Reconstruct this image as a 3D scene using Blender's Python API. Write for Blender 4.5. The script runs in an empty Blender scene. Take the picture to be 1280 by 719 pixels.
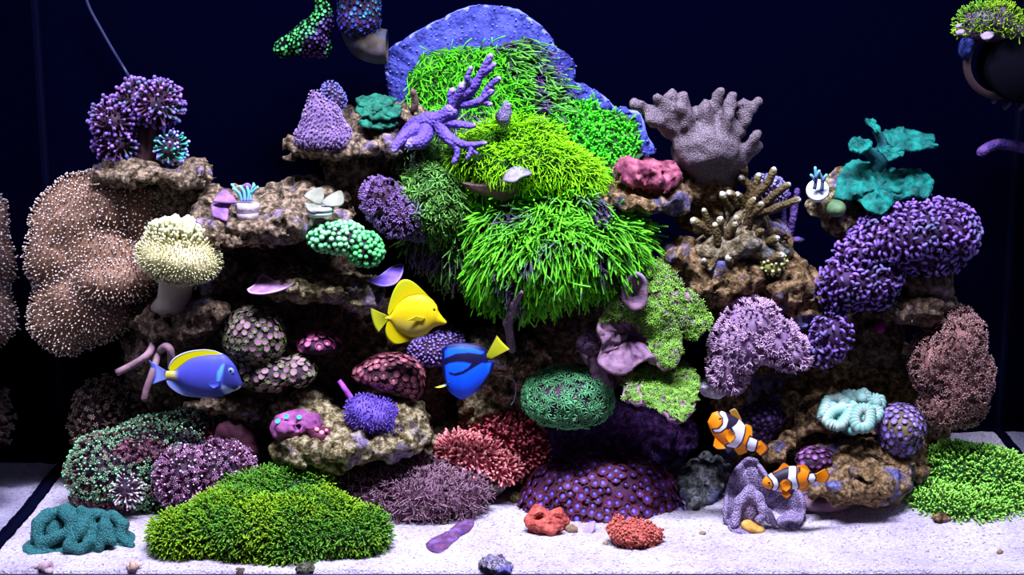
import bpy, bmesh, math, random
import numpy as np
from mathutils import Vector, Matrix
from mathutils.geometry import tessellate_polygon

# ------------------------------------------------------------------ camera
SC = bpy.context.scene
COL = SC.collection
FPX, DCAM, HCAM = 2065.0, 2.428, 1.0
PITCH = math.radians(12.66)
CP, SP = math.cos(PITCH), math.sin(PITCH)
cam_d = bpy.data.cameras.new('camera'); cam = bpy.data.objects.new('camera', cam_d); COL.objects.link(cam)
cam_d.sensor_width = 36.0; cam_d.lens = 36.0 * FPX / 1280.0; cam_d.clip_start = 0.05
cam.location = (0, -DCAM, HCAM); cam.rotation_euler = (math.pi / 2 - PITCH, 0, 0)
SC.camera = cam
# ------------------------------------------------------------------ world, light, exposure
SC.view_settings.view_transform = 'Standard'; SC.view_settings.look = 'None'
SC.view_settings.gamma = 1.0; SC.view_settings.exposure = 0.0; SC.view_settings.use_curve_mapping = False
W = bpy.data.worlds.new('room'); SC.world = W; W.use_nodes = True
W.node_tree.nodes['Background'].inputs[0].default_value = (0.26, 0.20, 0.5, 1)
W.node_tree.nodes['Background'].inputs[1].default_value = 0.16
def lamp(x, y, z, sx, sy, watt, col, spread=150, rx=0.0, ry=0.0):
    d = bpy.data.lights.new('led_panel', 'AREA'); d.shape = 'RECTANGLE'; d.size = sx; d.size_y = sy
    d.energy = watt; d.color = col; d.spread = math.radians(spread)
    o = bpy.data.objects.new('led_panel', d); COL.objects.link(o); o.location = (x, y, z); o.rotation_euler = (rx, ry, 0)
    return o
BLUE = (0.70, 0.72, 1.0)
# four LED panels of the aquarium light hang high above the water, towards the viewer
lamp(-0.64, -0.50, 2.3, 0.40, 0.20, 20, BLUE, 110, math.radians(20))
lamp(-0.18, -0.50, 2.3, 0.40, 0.20, 31, BLUE, 110, math.radians(20))
lamp(0.20, -0.50, 2.3, 0.40, 0.20, 29, BLUE, 110, math.radians(20))
lamp(0.68, -0.50, 2.3, 0.40, 0.20, 16, BLUE, 110, math.radians(20))
# ------------------------------------------------------------------ pixel of the 1280x719 frame + depth -> point of the tank
DEPTH = [0.14, 0.75]            # the reef stands in the rear of the tank: noted depth -> depth behind the front pane
def depth(a=0.14, b=0.75): DEPTH[0], DEPTH[1] = a, b
def P(px, py, Y):
    Y = DEPTH[0] + DEPTH[1] * Y
    x = (px - 640.0) / FPX; v = (359.5 - py) / FPX
    t = (Y + DCAM) / (CP + v * SP)
    return Vector((x * t, Y, HCAM + t * (-SP + v * CP)))
def S(Y): return (DCAM + DEPTH[0] + DEPTH[1] * Y) / (CP * FPX)
RNG = np.random.default_rng(7)
random.seed(7)

# ------------------------------------------------------------------ scene helpers
def link(o, parent=None):
    COL.objects.link(o)
    if parent: o.parent = parent
    return o
def mesh_np(name, V, F, attrs=None, smooth=True, col=None):
    V = np.asarray(V, dtype=np.float32); F = np.asarray(F, dtype=np.int32)
    me = bpy.data.meshes.new(name); k = F.shape[1]
    me.vertices.add(len(V)); me.vertices.foreach_set('co', V.ravel())
    me.loops.add(F.size); me.loops.foreach_set('vertex_index', F.ravel())
    me.polygons.add(len(F)); me.polygons.foreach_set('loop_start', np.arange(0, F.size, k, dtype=np.int32))
    me.update(calc_edges=True)
    me.polygons.foreach_set('use_smooth', np.full(len(F), bool(smooth)))
    for a, val in (attrs or {}).items():
        at = me.attributes.new(a, 'FLOAT', 'POINT'); at.data.foreach_set('value', np.asarray(val, dtype=np.float32))
    if col is not None:
        c4 = np.ones((len(V), 4), dtype=np.float32); c4[:, :3] = col
        at = me.attributes.new('Col', 'FLOAT_COLOR', 'POINT'); at.data.foreach_set('color', c4.ravel())
    me.validate()
    return me
def thing(name, label, cat, loc, group=None):
    o = bpy.data.objects.new(name, None); o.empty_display_size = 0.01; link(o)
    o.location = loc; o['label'] = label; o['category'] = cat
    if group: o['group'] = group
    return o
def tag(o, label, cat, group=None):
    o['label'] = label; o['category'] = cat
    if group: o['group'] = group
    return o
def part(name, V, F, mat, root, attrs=None, stuff=False, label=None, smooth=True, col=None):
    """one mesh, given in tank coordinates, as a child of root (a thing or a part)"""
    V = np.asarray(V, dtype=np.float64)
    off = np.zeros(3); r = root
    while r is not None: off += np.array(r.location); r = r.parent
    o = bpy.data.objects.new(name, mesh_np(name, V - off, F, attrs, smooth, col))
    o.data.materials.append(mat); link(o, root)
    if stuff: o['kind'] = 'stuff'
    if label: o['label'] = label
    return o
def solo(name, label, cat, V, F, mat, group=None, attrs=None, smooth=True, col=None):
    V = np.asarray(V, dtype=np.float64); base = np.array([V[:, 0].mean(), V[:, 1].mean(), V[:, 2].min()])
    o = bpy.data.objects.new(name, mesh_np(name, V - base, F, attrs, smooth, col)); o.location = base
    o.data.materials.append(mat); link(o); return tag(o, label, cat, group)
def struct(name, V, F, mat, smooth=False):
    o = bpy.data.objects.new(name, mesh_np(name, V, F, None, smooth)); o.data.materials.append(mat); link(o)
    o['kind'] = 'structure'; return o
def base_of(V): return (float(V[:, 0].mean()), float(V[:, 1].mean()), float(V[:, 2].min()))
def box(x0, x1, y0, y1, z0, z1):
    V = [(x, y, z) for x in (x0, x1) for y in (y0, y1) for z in (z0, z1)]
    return np.array(V), np.array([(0,1,3,2),(4,6,7,5),(0,4,5,1),(2,3,7,6),(0,2,6,4),(1,5,7,3)])

# ------------------------------------------------------------------ noise
_perm = RNG.permutation(256).astype(np.int32)
_grad = RNG.normal(size=(256, 3)); _grad /= np.linalg.norm(_grad, axis=1)[:, None]
def noise3(p):
    i = np.floor(p).astype(np.int32); f = p - i; u = f * f * f * (f * (f * 6 - 15) + 10)
    r = 0
    for dx in (0, 1):
        wx = u[:, 0] if dx else 1 - u[:, 0]
        a = _perm[(i[:, 0] + dx) & 255]
        for dy in (0, 1):
            wy = u[:, 1] if dy else 1 - u[:, 1]
            b = _perm[(a + i[:, 1] + dy) & 255]
            for dz in (0, 1):
                wz = u[:, 2] if dz else 1 - u[:, 2]
                g = _grad[_perm[(b + i[:, 2] + dz) & 255]]
                r = r + wx * wy * wz * (g[:, 0] * (f[:, 0] - dx) + g[:, 1] * (f[:, 1] - dy) + g[:, 2] * (f[:, 2] - dz))
    return r
def fbm(p, o=3):
    s = 0; a = 1.0
    for _ in range(o): s = s + a * noise3(p); p = p * 2.03 + 11.7; a *= 0.5
    return s

# ------------------------------------------------------------------ implicit solids -> mesh (surface nets)
def surface_nets(f, org, h):
    nx, ny, nz = f.shape; ins = f < 0
    cs = np.zeros((nx-1, ny-1, nz-1), dtype=np.int8)
    for dx in (0,1):
        for dy in (0,1):
            for dz in (0,1): cs += ins[dx:nx-1+dx, dy:ny-1+dy, dz:nz-1+dz]
    act = (cs > 0) & (cs < 8); I = np.argwhere(act)
    idx = np.full(act.shape, -1, dtype=np.int64); idx[act] = np.arange(len(I))
    acc = np.zeros((len(I), 3)); n = np.zeros(len(I))
    corners = [(a,b,c) for a in (0,1) for b in (0,1) for c in (0,1)]
    for c0 in corners:
        for ax in range(3):
            if c0[ax]: continue
            c1 = list(c0); c1[ax] = 1
            f0 = f[I[:,0]+c0[0], I[:,1]+c0[1], I[:,2]+c0[2]]; f1 = f[I[:,0]+c1[0], I[:,1]+c1[1], I[:,2]+c1[2]]
            m = (f0 < 0) != (f1 < 0); t = np.where(m, f0 / np.where(m, f0 - f1, 1), 0)
            q = np.array(c0, dtype=float)[None, :] + t[:, None] * np.eye(3)[ax][None, :]
            acc += q * m[:, None]; n += m
    V = org + (I + acc / n[:, None]) * h
    Q = []
    for ax in range(3):
        b, c = (ax + 1) % 3, (ax + 2) % 3
        sl0 = [slice(None)] * 3; sl1 = [slice(None)] * 3
        sl0[ax] = slice(0, -1); sl1[ax] = slice(1, None)
        d = ins[tuple(sl0)] != ins[tuple(sl1)]; J = np.argwhere(d)
        J = J[(J[:, b] > 0) & (J[:, c] > 0) & (J[:, b] < f.shape[b]-1) & (J[:, c] < f.shape[c]-1)]
        if not len(J): continue
        def cell(db, dc):
            K = J.copy(); K[:, b] += db; K[:, c] += dc; return idx[K[:,0], K[:,1], K[:,2]]
        q = np.stack([cell(-1,-1), cell(0,-1), cell(0,0), cell(-1,0)], 1)
        flip = ~ins[J[:,0], J[:,1], J[:,2]]; q[flip] = q[flip][:, ::-1]
        Q.append(q)
    Q = np.concatenate(Q); Q = Q[(Q >= 0).all(1)]
    return V, Q
def _ell(p, c, r, rot):
    q = p - c
    if rot:
        a = math.radians(rot); ca, sa = math.cos(a), math.sin(a)
        q = np.stack([q[:,0]*ca + q[:,2]*sa, q[:,1], -q[:,0]*sa + q[:,2]*ca], 1)
    k0 = np.linalg.norm(q / r, axis=1); k1 = np.linalg.norm(q / (r * r), axis=1) + 1e-9
    return k0 * (k0 - 1) / k1
def _cap(p, a, b, ra, rb):
    ab = b - a; t = np.clip(((p - a) @ ab) / max(ab @ ab, 1e-12), 0, 1)
    return np.linalg.norm(p - a - t[:, None] * ab, axis=1) - (ra + (rb - ra) * t)
def solid(blobs, h=0.005, k=0.012, amp=0.0, freq=12.0, pits=0.0, pfreq=45.0, seed=0, flat=None, octs=3, rid=False):
    """blobs in frame pixels: (px,py,Y,rx,ry,rd[,rot]) ellipsoid, ('c',px,py,Y,r, px,py,Y,r) capsule, ('h', ...) hollow"""
    prim = []; lo = np.full(3, 9.0); hi = np.full(3, -9.0)
    for b in blobs:
        if b[0] == 'c':
            A = np.array(P(*b[1:4])); B = np.array(P(*b[5:8])); ra = b[4] * S(b[3]); rb = b[8] * S(b[7])
            prim.append(('c', A, B, ra, rb)); m = max(ra, rb)
            lo = np.minimum(lo, np.minimum(A, B) - m); hi = np.maximum(hi, np.maximum(A, B) + m)
        else:
            hole = b[0] == 'h'; q = b[1:] if hole else b
            s = S(q[2]); C = np.array(P(*q[:3])); r = np.array([q[3]*s, q[5], q[4]*s]); rot = -q[6] if len(q) > 6 else 0
            prim.append(('h' if hole else 'e', C, r, rot))
            if not hole: m = np.array([max(r[0], r[2]) if rot else r[0], r[1], max(r[0], r[2]) if rot else r[2]]); lo = np.minimum(lo, C - m); hi = np.maximum(hi, C + m)
    pad = amp * 1.2 + pits + 2.5 * h; lo -= pad; hi += pad
    n = np.ceil((hi - lo) / h).astype(int) + 1
    g = np.stack(np.meshgrid(*[np.arange(m) for m in n], indexing='ij'), -1).reshape(-1, 3) * h + lo
    f = np.full(len(g), 9.0)
    for q in prim:
        if q[0] == 'h': continue
        d = _cap(g, *q[1:]) if q[0] == 'c' else _ell(g, *q[1:])
        hh = np.clip(0.5 + 0.5 * (f - d) / k, 0, 1); f = f + (d - f) * hh - k * hh * (1 - hh)
    for q in prim:
        if q[0] == 'h': f = np.maximum(f, -_ell(g, *q[1:]))
    near = np.abs(f) < amp * 1.5 + pits * 1.5 + 2 * h
    gn = g[near]
    if amp:
        w = fbm(gn * freq + seed * 3.17, octs)
        if rid: w = 0.45 - 1.6 * np.abs(w)
        f[near] += amp * w
    if pits:
        f[near] += pits * np.clip(fbm(gn * pfreq + seed * 5.3 + 40, 2) * 2.2, -0.5, 1)
    if flat is not None: f = np.maximum(f, flat - g[:, 2])
    return surface_nets(f.reshape(n), lo, h)
def keep_big(V, F):
    """drop loose crumbs: keep the faces connected to the largest piece"""
    par = np.arange(len(V))
    for _ in range(200):
        m = par[F].min(1); q = par.copy()
        for c in range(F.shape[1]): np.minimum.at(q, F[:, c], m)
        q = q[q]
        if (q == par).all(): break
        par = q
    u, cnt = np.unique(par, return_counts=True); k = par == u[cnt.argmax()]
    F = F[k[F[:, 0]]]; used = np.unique(F); re = np.full(len(V), -1); re[used] = np.arange(len(used))
    return V[used], re[F]

# ------------------------------------------------------------------ little shape builders (unit templates)
def tube(pts, rad, sides=6, squash=1.0, tip=True):
    pts = np.asarray(pts, dtype=float); n = len(pts); rad = np.broadcast_to(np.asarray(rad, dtype=float), (n,))
    T = np.gradient(pts, axis=0); T /= np.linalg.norm(T, axis=1)[:, None] + 1e-12
    ref = np.array([0.0, 1.0, 0.0]) if abs(T[0] @ np.array([0, 1.0, 0])) < 0.9 else np.array([1.0, 0, 0])
    V = []; a = np.arange(sides) * 2 * math.pi / sides
    for i in range(n):
        u = np.cross(ref, T[i]); u /= np.linalg.norm(u) + 1e-12; w = np.cross(T[i], u); ref = w
        V.append(pts[i] + rad[i] * (np.cos(a)[:, None] * u + squash * np.sin(a)[:, None] * w))
    V = np.concatenate(V + [pts[-1:] + T[-1:] * rad[-1] * 0.5, pts[:1]]); F = []
    for i in range(n - 1):
        for j in range(sides):
            A, B = i*sides + j, i*sides + (j+1) % sides; F += [(A, B, B+sides), (A, B+sides, A+sides)]
    e = n * sides
    for j in range(sides):
        F.append(((n-1)*sides + j, (n-1)*sides + (j+1) % sides, e)); F.append(((j+1) % sides, j, e+1))
    t = np.concatenate([np.repeat(np.linspace(0, 1, n), sides), [1, 0]])
    return V, np.array(F), t
def lathe(prof, sides=14, wob=None):
    prof = np.asarray(prof, dtype=float); n = len(prof); a = np.arange(sides) * 2 * math.pi / sides
    V = []; F = []
    for i, (r, z) in enumerate(prof):
        rr = r * (1 + (wob(a, i) if wob else 0)); V.append(np.stack([rr*np.cos(a), rr*np.sin(a), np.full(sides, z)], 1))
    for i in range(n - 1):
        for j in range(sides):
            A, B = i*sides+j, i*sides+(j+1) % sides; F += [(A, B, B+sides), (A, B+sides, A+sides)]
    return np.concatenate(V), np.array(F), np.repeat(np.linspace(0, 1, n), sides)
def merge(*ms):
    V = []; F = []; T = []; o = 0
    for v, f, t in ms: V.append(v); F.append(f + o); T.append(t); o += len(v)
    return np.concatenate(V), np.concatenate(F), np.concatenate(T)
def rot_to(m, d, at=(0, 0, 0), s=1.0):
    v, f, t = m; R = np.array(Vector((0, 0, 1)).rotation_difference(Vector(d)).to_matrix())
    return (v * s) @ R.T + np.array(at), f, t
def hair(bend=0.4, r=0.10, seg=4, sides=4, tipr=0.7, bulb=0.0):
    s = np.linspace(0, 1, seg); pts = np.stack([bend * s**2, 0 * s, s], 1)
    rad = r * (1 - (1 - tipr) * s)
    if bulb: rad[-1] = r * bulb; pts = np.vstack([pts, pts[-1] + [0.05, 0, r * 1.2]]); rad = np.append(rad, r * bulb * 0.75)
    return tube(pts, rad, sides)
def star(n=8, L=1.0, r=0.09, lift=0.55, stalk=0.5, seg=3, curl=0.0, sides=3, jit=0.12):
    ms = [tube([(0, 0, -0.1), (0, 0, stalk)], [r*1.6, r*1.8], 4)]; ms[0] = (ms[0][0], ms[0][1], ms[0][2] * 0.25)
    for k in range(n):
        a = k * 2 * math.pi / n + random.uniform(-jit, jit); l = lift + random.uniform(-jit, jit)
        s = np.linspace(0, 1, seg); el = l + curl * s
        x = np.cumsum(np.append(0, np.cos(el[1:]))) / (seg-1) * L; z = np.cumsum(np.append(0, np.sin(el[1:]))) / (seg-1) * L
        pts = np.stack([x*math.cos(a), x*math.sin(a), stalk + z], 1)
        v, f, t = tube(pts, r * (1 - 0.45 * s), sides); ms.append((v, f, 0.3 + 0.7 * t))
    return merge(*ms)

# ------------------------------------------------------------------ scattering polyps over a surface
def tris_of(F):
    return F if F.shape[1] == 3 else np.concatenate([F[:, [0,1,2]], F[:, [0,2,3]]])
def spots(V, F, spacing, mask=None, face=-0.25, up=None, dens=9.0):
    T = tris_of(F); a, b, c = V[T[:,0]], V[T[:,1]], V[T[:,2]]
    nn = np.cross(b - a, c - a); ar = np.linalg.norm(nn, axis=1); ok = ar > 1e-12
    N = int(ar.sum() * 0.5 / spacing**2 * dens) + 10
    i = RNG.choice(len(T), N, p=ar / ar.sum()); u = np.sqrt(RNG.random(N)); v = RNG.random(N)
    p = (1-u)[:,None]*a[i] + (u*(1-v))[:,None]*b[i] + (u*v)[:,None]*c[i]
    # smoothed vertex normals
    vn = np.zeros_like(V)
    for k in range(3): np.add.at(vn, T[:, k], nn)
    vn /= np.linalg.norm(vn, axis=1)[:, None] + 1e-12
    n = (1-u)[:,None]*vn[T[i,0]] + (u*(1-v))[:,None]*vn[T[i,1]] + (u*v)[:,None]*vn[T[i,2]]
    n /= np.linalg.norm(n, axis=1)[:, None] + 1e-12
    view = np.array([0, -DCAM, HCAM]) - p; view /= np.linalg.norm(view, axis=1)[:, None]
    k = (n * view).sum(1) > face
    if up is not None: k &= n[:, 2] > up
    if mask is not None: k &= mask(p, n)
    p, n = p[k], n[k]
    # dart throwing on a hash grid
    cell = {}; out = []; s2 = spacing * spacing
    q = np.floor(p / spacing).astype(int)
    for j in range(len(p)):
        x, y, z = q[j]; good = True
        for dx in (-1,0,1):
            for dy in (-1,0,1):
                for dz in (-1,0,1):
                    for m in cell.get((x+dx, y+dy, z+dz), ()):
                        d = p[m] - p[j]
                        if d[0]*d[0] + d[1]*d[1] + d[2]*d[2] < s2: good = False; break
                    if not good: break
                if not good: break
            if not good: break
        if good: cell.setdefault((x, y, z), []).append(j); out.append(j)
    return p[out], n[out]
def basis(d):
    d = d / (np.linalg.norm(d, axis=1)[:, None] + 1e-12)
    r = RNG.normal(size=d.shape); u = np.cross(r, d); u /= np.linalg.norm(u, axis=1)[:, None] + 1e-12
    return u, np.cross(d, u), d
def strew(tmpls, p, d, size, svar=0.25, bias=None):
    """many small copies of templates joined into arrays V, F, t, v ; bias = world direction the bend should follow"""
    VV = []; FF = []; TT = []; RR = []; o = 0
    which = RNG.integers(0, len(tmpls), len(p))
    for k, (tv, tf, tt) in enumerate(tmpls):
        m = which == k; n = int(m.sum())
        if not n: continue
        u, w, dd = basis(d[m])
        if bias is not None:
            b = np.broadcast_to(np.asarray(bias, float), dd.shape) + RNG.normal(size=dd.shape) * 0.35
            u = b - (b * dd).sum(1)[:, None] * dd; u /= np.linalg.norm(u, axis=1)[:, None] + 1e-9; w = np.cross(dd, u)
        sc = np.broadcast_to(size, (len(p),))[m] * (1 + svar * (RNG.random(n) * 2 - 1))
        X = (tv[None,:,0:1]*u[:,None,:] + tv[None,:,1:2]*w[:,None,:] + tv[None,:,2:3]*dd[:,None,:]) * sc[:,None,None] + p[m][:,None,:]
        VV.append(X.reshape(-1, 3)); FF.append((tf[None] + (np.arange(n) * len(tv))[:,None,None]).reshape(-1, 3) + o)
        TT.append(np.tile(tt, n)); RR.append(np.repeat(RNG.random(n), len(tv))); o += n * len(tv)
    return np.concatenate(VV), np.concatenate(FF), np.concatenate(TT), np.concatenate(RR)

# ------------------------------------------------------------------ materials
MATS = {}
def node_mat(name):
    m = bpy.data.materials.new(name); m.use_nodes = True; nt = m.node_tree
    return m, nt, nt.nodes['Principled BSDF']
def N(nt, t, **kw):
    n = nt.nodes.new(t)
    for k, v in kw.items(): setattr(n, k, v)
    return n
def c4(c): return (c[0], c[1], c[2], 1.0)
def ramp(nt, stops):
    r = N(nt, 'ShaderNodeValToRGB'); e = r.color_ramp.elements
    while len(e) < len(stops): e.new(0.5)
    for q, (x, c) in zip(e, stops): q.position = x; q.color = c4(c)
    return r
def bumpy(nt, b, scale, strength, dist=0.004, kind='noise', coord=None):
    co = N(nt, 'ShaderNodeTexCoord')
    if kind == 'noise': x = N(nt, 'ShaderNodeTexNoise'); x.inputs['Scale'].default_value = scale; x.inputs['Detail'].default_value = 4; out = x.outputs['Fac']
    else: x = N(nt, 'ShaderNodeTexVoronoi'); x.inputs['Scale'].default_value = scale; out = x.outputs['Distance']
    nt.links.new(co.outputs['Object'], x.inputs['Vector'])
    bp = N(nt, 'ShaderNodeBump'); bp.inputs['Strength'].default_value = strength; bp.inputs['Distance'].default_value = dist
    bp.invert = kind != 'noise'
    nt.links.new(out, bp.inputs['Height']); nt.links.new(bp.outputs['Normal'], b.inputs['Normal'])
def polyp_mat(name, stops, var=0.5, rough=0.5, per_object=False, alt=None, altfreq=9.0, alt_lo=0.45, alt_hi=0.6):
    """colour runs from the foot (t=0) to the tip (t=1) of each polyp; v varies polyps; alt = second colouring in patches"""
    if name in MATS: return MATS[name]
    m, nt, b = node_mat(name); a = N(nt, 'ShaderNodeAttribute', attribute_name='t')
    r = ramp(nt, stops); nt.links.new(a.outputs['Fac'], r.inputs[0]); colr = r.outputs[0]
    if alt:
        r2 = ramp(nt, alt); nt.links.new(a.outputs['Fac'], r2.inputs[0])
        g = N(nt, 'ShaderNodeNewGeometry'); x = N(nt, 'ShaderNodeTexNoise'); x.inputs['Scale'].default_value = altfreq; x.inputs['Detail'].default_value = 2
        nt.links.new(g.outputs['Position'], x.inputs['Vector'])
        mr = N(nt, 'ShaderNodeMapRange'); mr.inputs[1].default_value = alt_lo; mr.inputs[2].default_value = alt_hi
        nt.links.new(x.outputs['Fac'], mr.inputs[0])
        mx = N(nt, 'ShaderNodeMix', data_type='RGBA'); nt.links.new(mr.outputs[0], mx.inputs[0])
        nt.links.new(colr, mx.inputs[6]); nt.links.new(r2.outputs[0], mx.inputs[7]); colr = mx.outputs[2]
    if per_object: v = N(nt, 'ShaderNodeObjectInfo').outputs['Random']
    else: v = N(nt, 'ShaderNodeAttribute', attribute_name='v').outputs['Fac']
    mr = N(nt, 'ShaderNodeMapRange'); mr.inputs[3].default_value = 1 - var; mr.inputs[4].default_value = 1 + var; nt.links.new(v, mr.inputs[0])
    hs = N(nt, 'ShaderNodeHueSaturation'); nt.links.new(mr.outputs[0], hs.inputs['Value']); nt.links.new(colr, hs.inputs['Color'])
    nt.links.new(hs.outputs[0], b.inputs['Base Color']); b.inputs['Roughness'].default_value = rough
    b.inputs['Specular IOR Level'].default_value = 0.10
    MATS[name] = m; return m
def skin_mat(name, c0, c1, scale=20.0, bump=60.0, strength=0.5, rough=0.6, kind='noise', spec=0.12, mid=None, lo=0.35, hi=0.65, dist=0.004):
    """mottled surface between two colours, fine relief"""
    if name in MATS: return MATS[name]
    m, nt, b = node_mat(name); co = N(nt, 'ShaderNodeTexCoord'); x = N(nt, 'ShaderNodeTexNoise')
    x.inputs['Scale'].default_value = scale; x.inputs['Detail'].default_value = 5; nt.links.new(co.outputs['Object'], x.inputs['Vector'])
    st = [(lo, c0), (hi, c1)] if mid is None else [(lo, c0), ((lo + hi) / 2, mid), (hi, c1)]
    r = ramp(nt, st); nt.links.new(x.outputs['Fac'], r.inputs[0]); nt.links.new(r.outputs[0], b.inputs['Base Color'])
    b.inputs['Roughness'].default_value = rough; b.inputs['Specular IOR Level'].default_value = spec
    if strength: bumpy(nt, b, bump, strength, dist, kind)
    MATS[name] = m; return m
def dotted_mat(name, body, dot, scale=220.0, size=0.32, rough=0.6, strength=0.6, body2=None):
    """small pale polyps dotted over a skin"""
    if name in MATS: return MATS[name]
    m, nt, b = node_mat(name); co = N(nt, 'ShaderNodeTexCoord'); v = N(nt, 'ShaderNodeTexVoronoi'); v.inputs['Scale'].default_value = scale
    nt.links.new(co.outputs['Object'], v.inputs['Vector'])
    r = ramp(nt, [(size * 0.6, dot), (size, body)]); nt.links.new(v.outputs['Distance'], r.inputs[0])
    nt.links.new(r.outputs[0], b.inputs['Base Color']); b.inputs['Roughness'].default_value = rough; b.inputs['Specular IOR Level'].default_value = 0.2
    bp = N(nt, 'ShaderNodeBump'); bp.invert = True; bp.inputs['Strength'].default_value = strength; bp.inputs['Distance'].default_value = 0.003
    nt.links.new(v.outputs['Distance'], bp.inputs['Height']); nt.links.new(bp.outputs['Normal'], b.inputs['Normal'])
    MATS[name] = m; return m
def rock_mat(name, dark, tan, pale, coralline=(0.16, 0.10, 0.30), amount=0.5, scale=14.0):
    if name in MATS: return MATS[name]
    m, nt, b = node_mat(name); L = nt.links; co = N(nt, 'ShaderNodeTexCoord')
    def nz(sc, det):
        x = N(nt, 'ShaderNodeTexNoise'); x.inputs['Scale'].default_value = sc; x.inputs['Detail'].default_value = det; x.inputs['Roughness'].default_value = 0.65
        L.new(co.outputs['Object'], x.inputs['Vector']); return x.outputs['Fac']
    r = ramp(nt, [(0.38, dark), (0.50, tan), (0.60, pale)]); L.new(nz(scale * 6.5, 8), r.inputs[0])
    r2 = ramp(nt, [(amount, (0, 0, 0)), (amount + 0.1, (1, 1, 1))]); L.new(nz(scale, 4), r2.inputs[0])
    r3 = ramp(nt, [(0.4, coralline), (0.65, tuple(min(1, q * 2.2 + 0.08) for q in coralline))]); L.new(nz(scale * 6, 3), r3.inputs[0])
    mx = N(nt, 'ShaderNodeMix', data_type='RGBA'); L.new(r2.outputs[0], mx.inputs[0]); L.new(r.outputs[0], mx.inputs[6]); L.new(r3.outputs[0], mx.inputs[7])
    L.new(mx.outputs[2], b.inputs['Base Color']); b.inputs['Roughness'].default_value = 0.85; b.inputs['Specular IOR Level'].default_value = 0.2
    n = nz(110, 8); bp = N(nt, 'ShaderNodeBump'); bp.inputs['Strength'].default_value = 1.0; bp.inputs['Distance'].default_value = 0.012
    L.new(n, bp.inputs['Height']); L.new(bp.outputs['Normal'], b.inputs['Normal'])
    MATS[name] = m; return m
def col_mat(name, rough=0.4, spec=0.4):
    if name in MATS: return MATS[name]
    m, nt, b = node_mat(name); a = N(nt, 'ShaderNodeAttribute', attribute_name='Col'); nt.links.new(a.outputs['Color'], b.inputs['Base Color'])
    b.inputs['Roughness'].default_value = rough; b.inputs['Specular IOR Level'].default_value = spec
    MATS[name] = m; return m
def flat_mat(name, c, rough=0.5, metal=0.0, spec=0.4):
    if name in MATS: return MATS[name]
    m, nt, b = node_mat(name); b.inputs['Base Color'].default_value = c4(c); b.inputs['Roughness'].default_value = rough
    b.inputs['Metallic'].default_value = metal; b.inputs['Specular IOR Level'].default_value = spec
    MATS[name] = m; return m

# ------------------------------------------------------------------ builders of whole things
def rock(label, blobs, mat, seed, h=0.0048, amp=0.024, pits=0.011, name='live_rock', k=0.015, freq=13.0, group=None, cat='rock'):
    V, F = solid(blobs, h, k, amp, freq, pits, 48.0, seed, octs=5, flat=-0.02)
    V, F = keep_big(V, F)
    return solo(name, label, cat, V, F, mat, group)
def colony(name, label, cat, blobs, bmat, tm, pmat, spacing, size, Y, flow=(0, 0, 0), jit=0.25, h=0.005, k=0.012, amp=0.008, freq=18.0,
           seed=0, mask=None, face=-0.2, up=None, svar=0.3, bias=None, bname='base', pname='polyps', flat=None, extra=None, dens=9.0, szfn=None):
    V, F = solid(blobs, h, k, amp, freq, seed=seed, flat=flat); V, F = keep_big(V, F)
    root = thing(name, label, cat, base_of(V)); part(bname, V, F, bmat, root)
    p, n = spots(V, F, spacing * S(Y), mask, face, up, dens)
    d = n + np.array(flow) + RNG.normal(size=n.shape) * jit
    sz = size * S(Y)
    if szfn is not None: sz = sz * szfn(p, n)
    vv, ff, tt, rr = strew(tm, p, d, sz, svar, bias)
    part(pname, vv, ff, pmat, root, {'t': tt, 'v': rr}, stuff=True)
    return root, V, F
def put_parts(root, pname, tm, p, d, size, pmat, svar=0.2):
    """every polyp an object of its own, sharing the template meshes"""
    meshes = []
    for (tv, tf, tt) in tm:
        me = mesh_np(pname, tv, tf, {'t': tt}); me.materials.append(pmat); meshes.append(me)
    off = Vector((0, 0, 0)); r = root
    while r is not None: off += Vector(r.location); r = r.parent
    for q, dd in zip(p, d):
        o = bpy.data.objects.new(pname, random.choice(meshes)); link(o, root)
        R = Vector((0, 0, 1)).rotation_difference(Vector(dd).normalized()).to_matrix() @ Matrix.Rotation(random.uniform(0, 6.28), 3, 'Z')
        s = size * (1 + svar * random.uniform(-1, 1))
        o.matrix_basis = Matrix.Translation(Vector(q) - off) @ R.to_4x4() @ Matrix.Scale(s, 4)
def colony_parts(name, label, cat, blobs, bmat, tm, pmat, spacing, size, Y, jit=0.12, h=0.005, k=0.012, amp=0.006, freq=18.0, seed=0, mask=None,
                 face=-0.1, up=None, pname='polyp', svar=0.2, cap=300, flow=(0, 0, 0), dens=9.0, bname='base'):
    V, F = solid(blobs, h, k, amp, freq, seed=seed); V, F = keep_big(V, F)
    root = thing(name, label, cat, base_of(V)); part(bname, V, F, bmat, root)
    p, n = spots(V, F, spacing * S(Y), mask, face, up, dens)
    d = n + np.array(flow) + RNG.normal(size=n.shape) * jit; sz = size * S(Y)
    if len(p) > cap:
        view = np.array([0, -DCAM, HCAM]) - p; view /= np.linalg.norm(view, axis=1)[:, None]
        o = np.argsort(-(n * view).sum(1)); p, n, d = p[o], n[o], d[o]
        vv, ff, tt, rr = strew(tm, p[cap:], d[cap:], sz, svar); part(pname + 's', vv, ff, pmat, root, {'t': tt, 'v': rr}, stuff=True)
    put_parts(root, pname, tm, p[:cap], d[:cap], sz, pmat, svar)
    return root, V, F
def px_path(pts):
    return np.array([np.array(P(a, b, c)) for a, b, c in pts])
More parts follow.
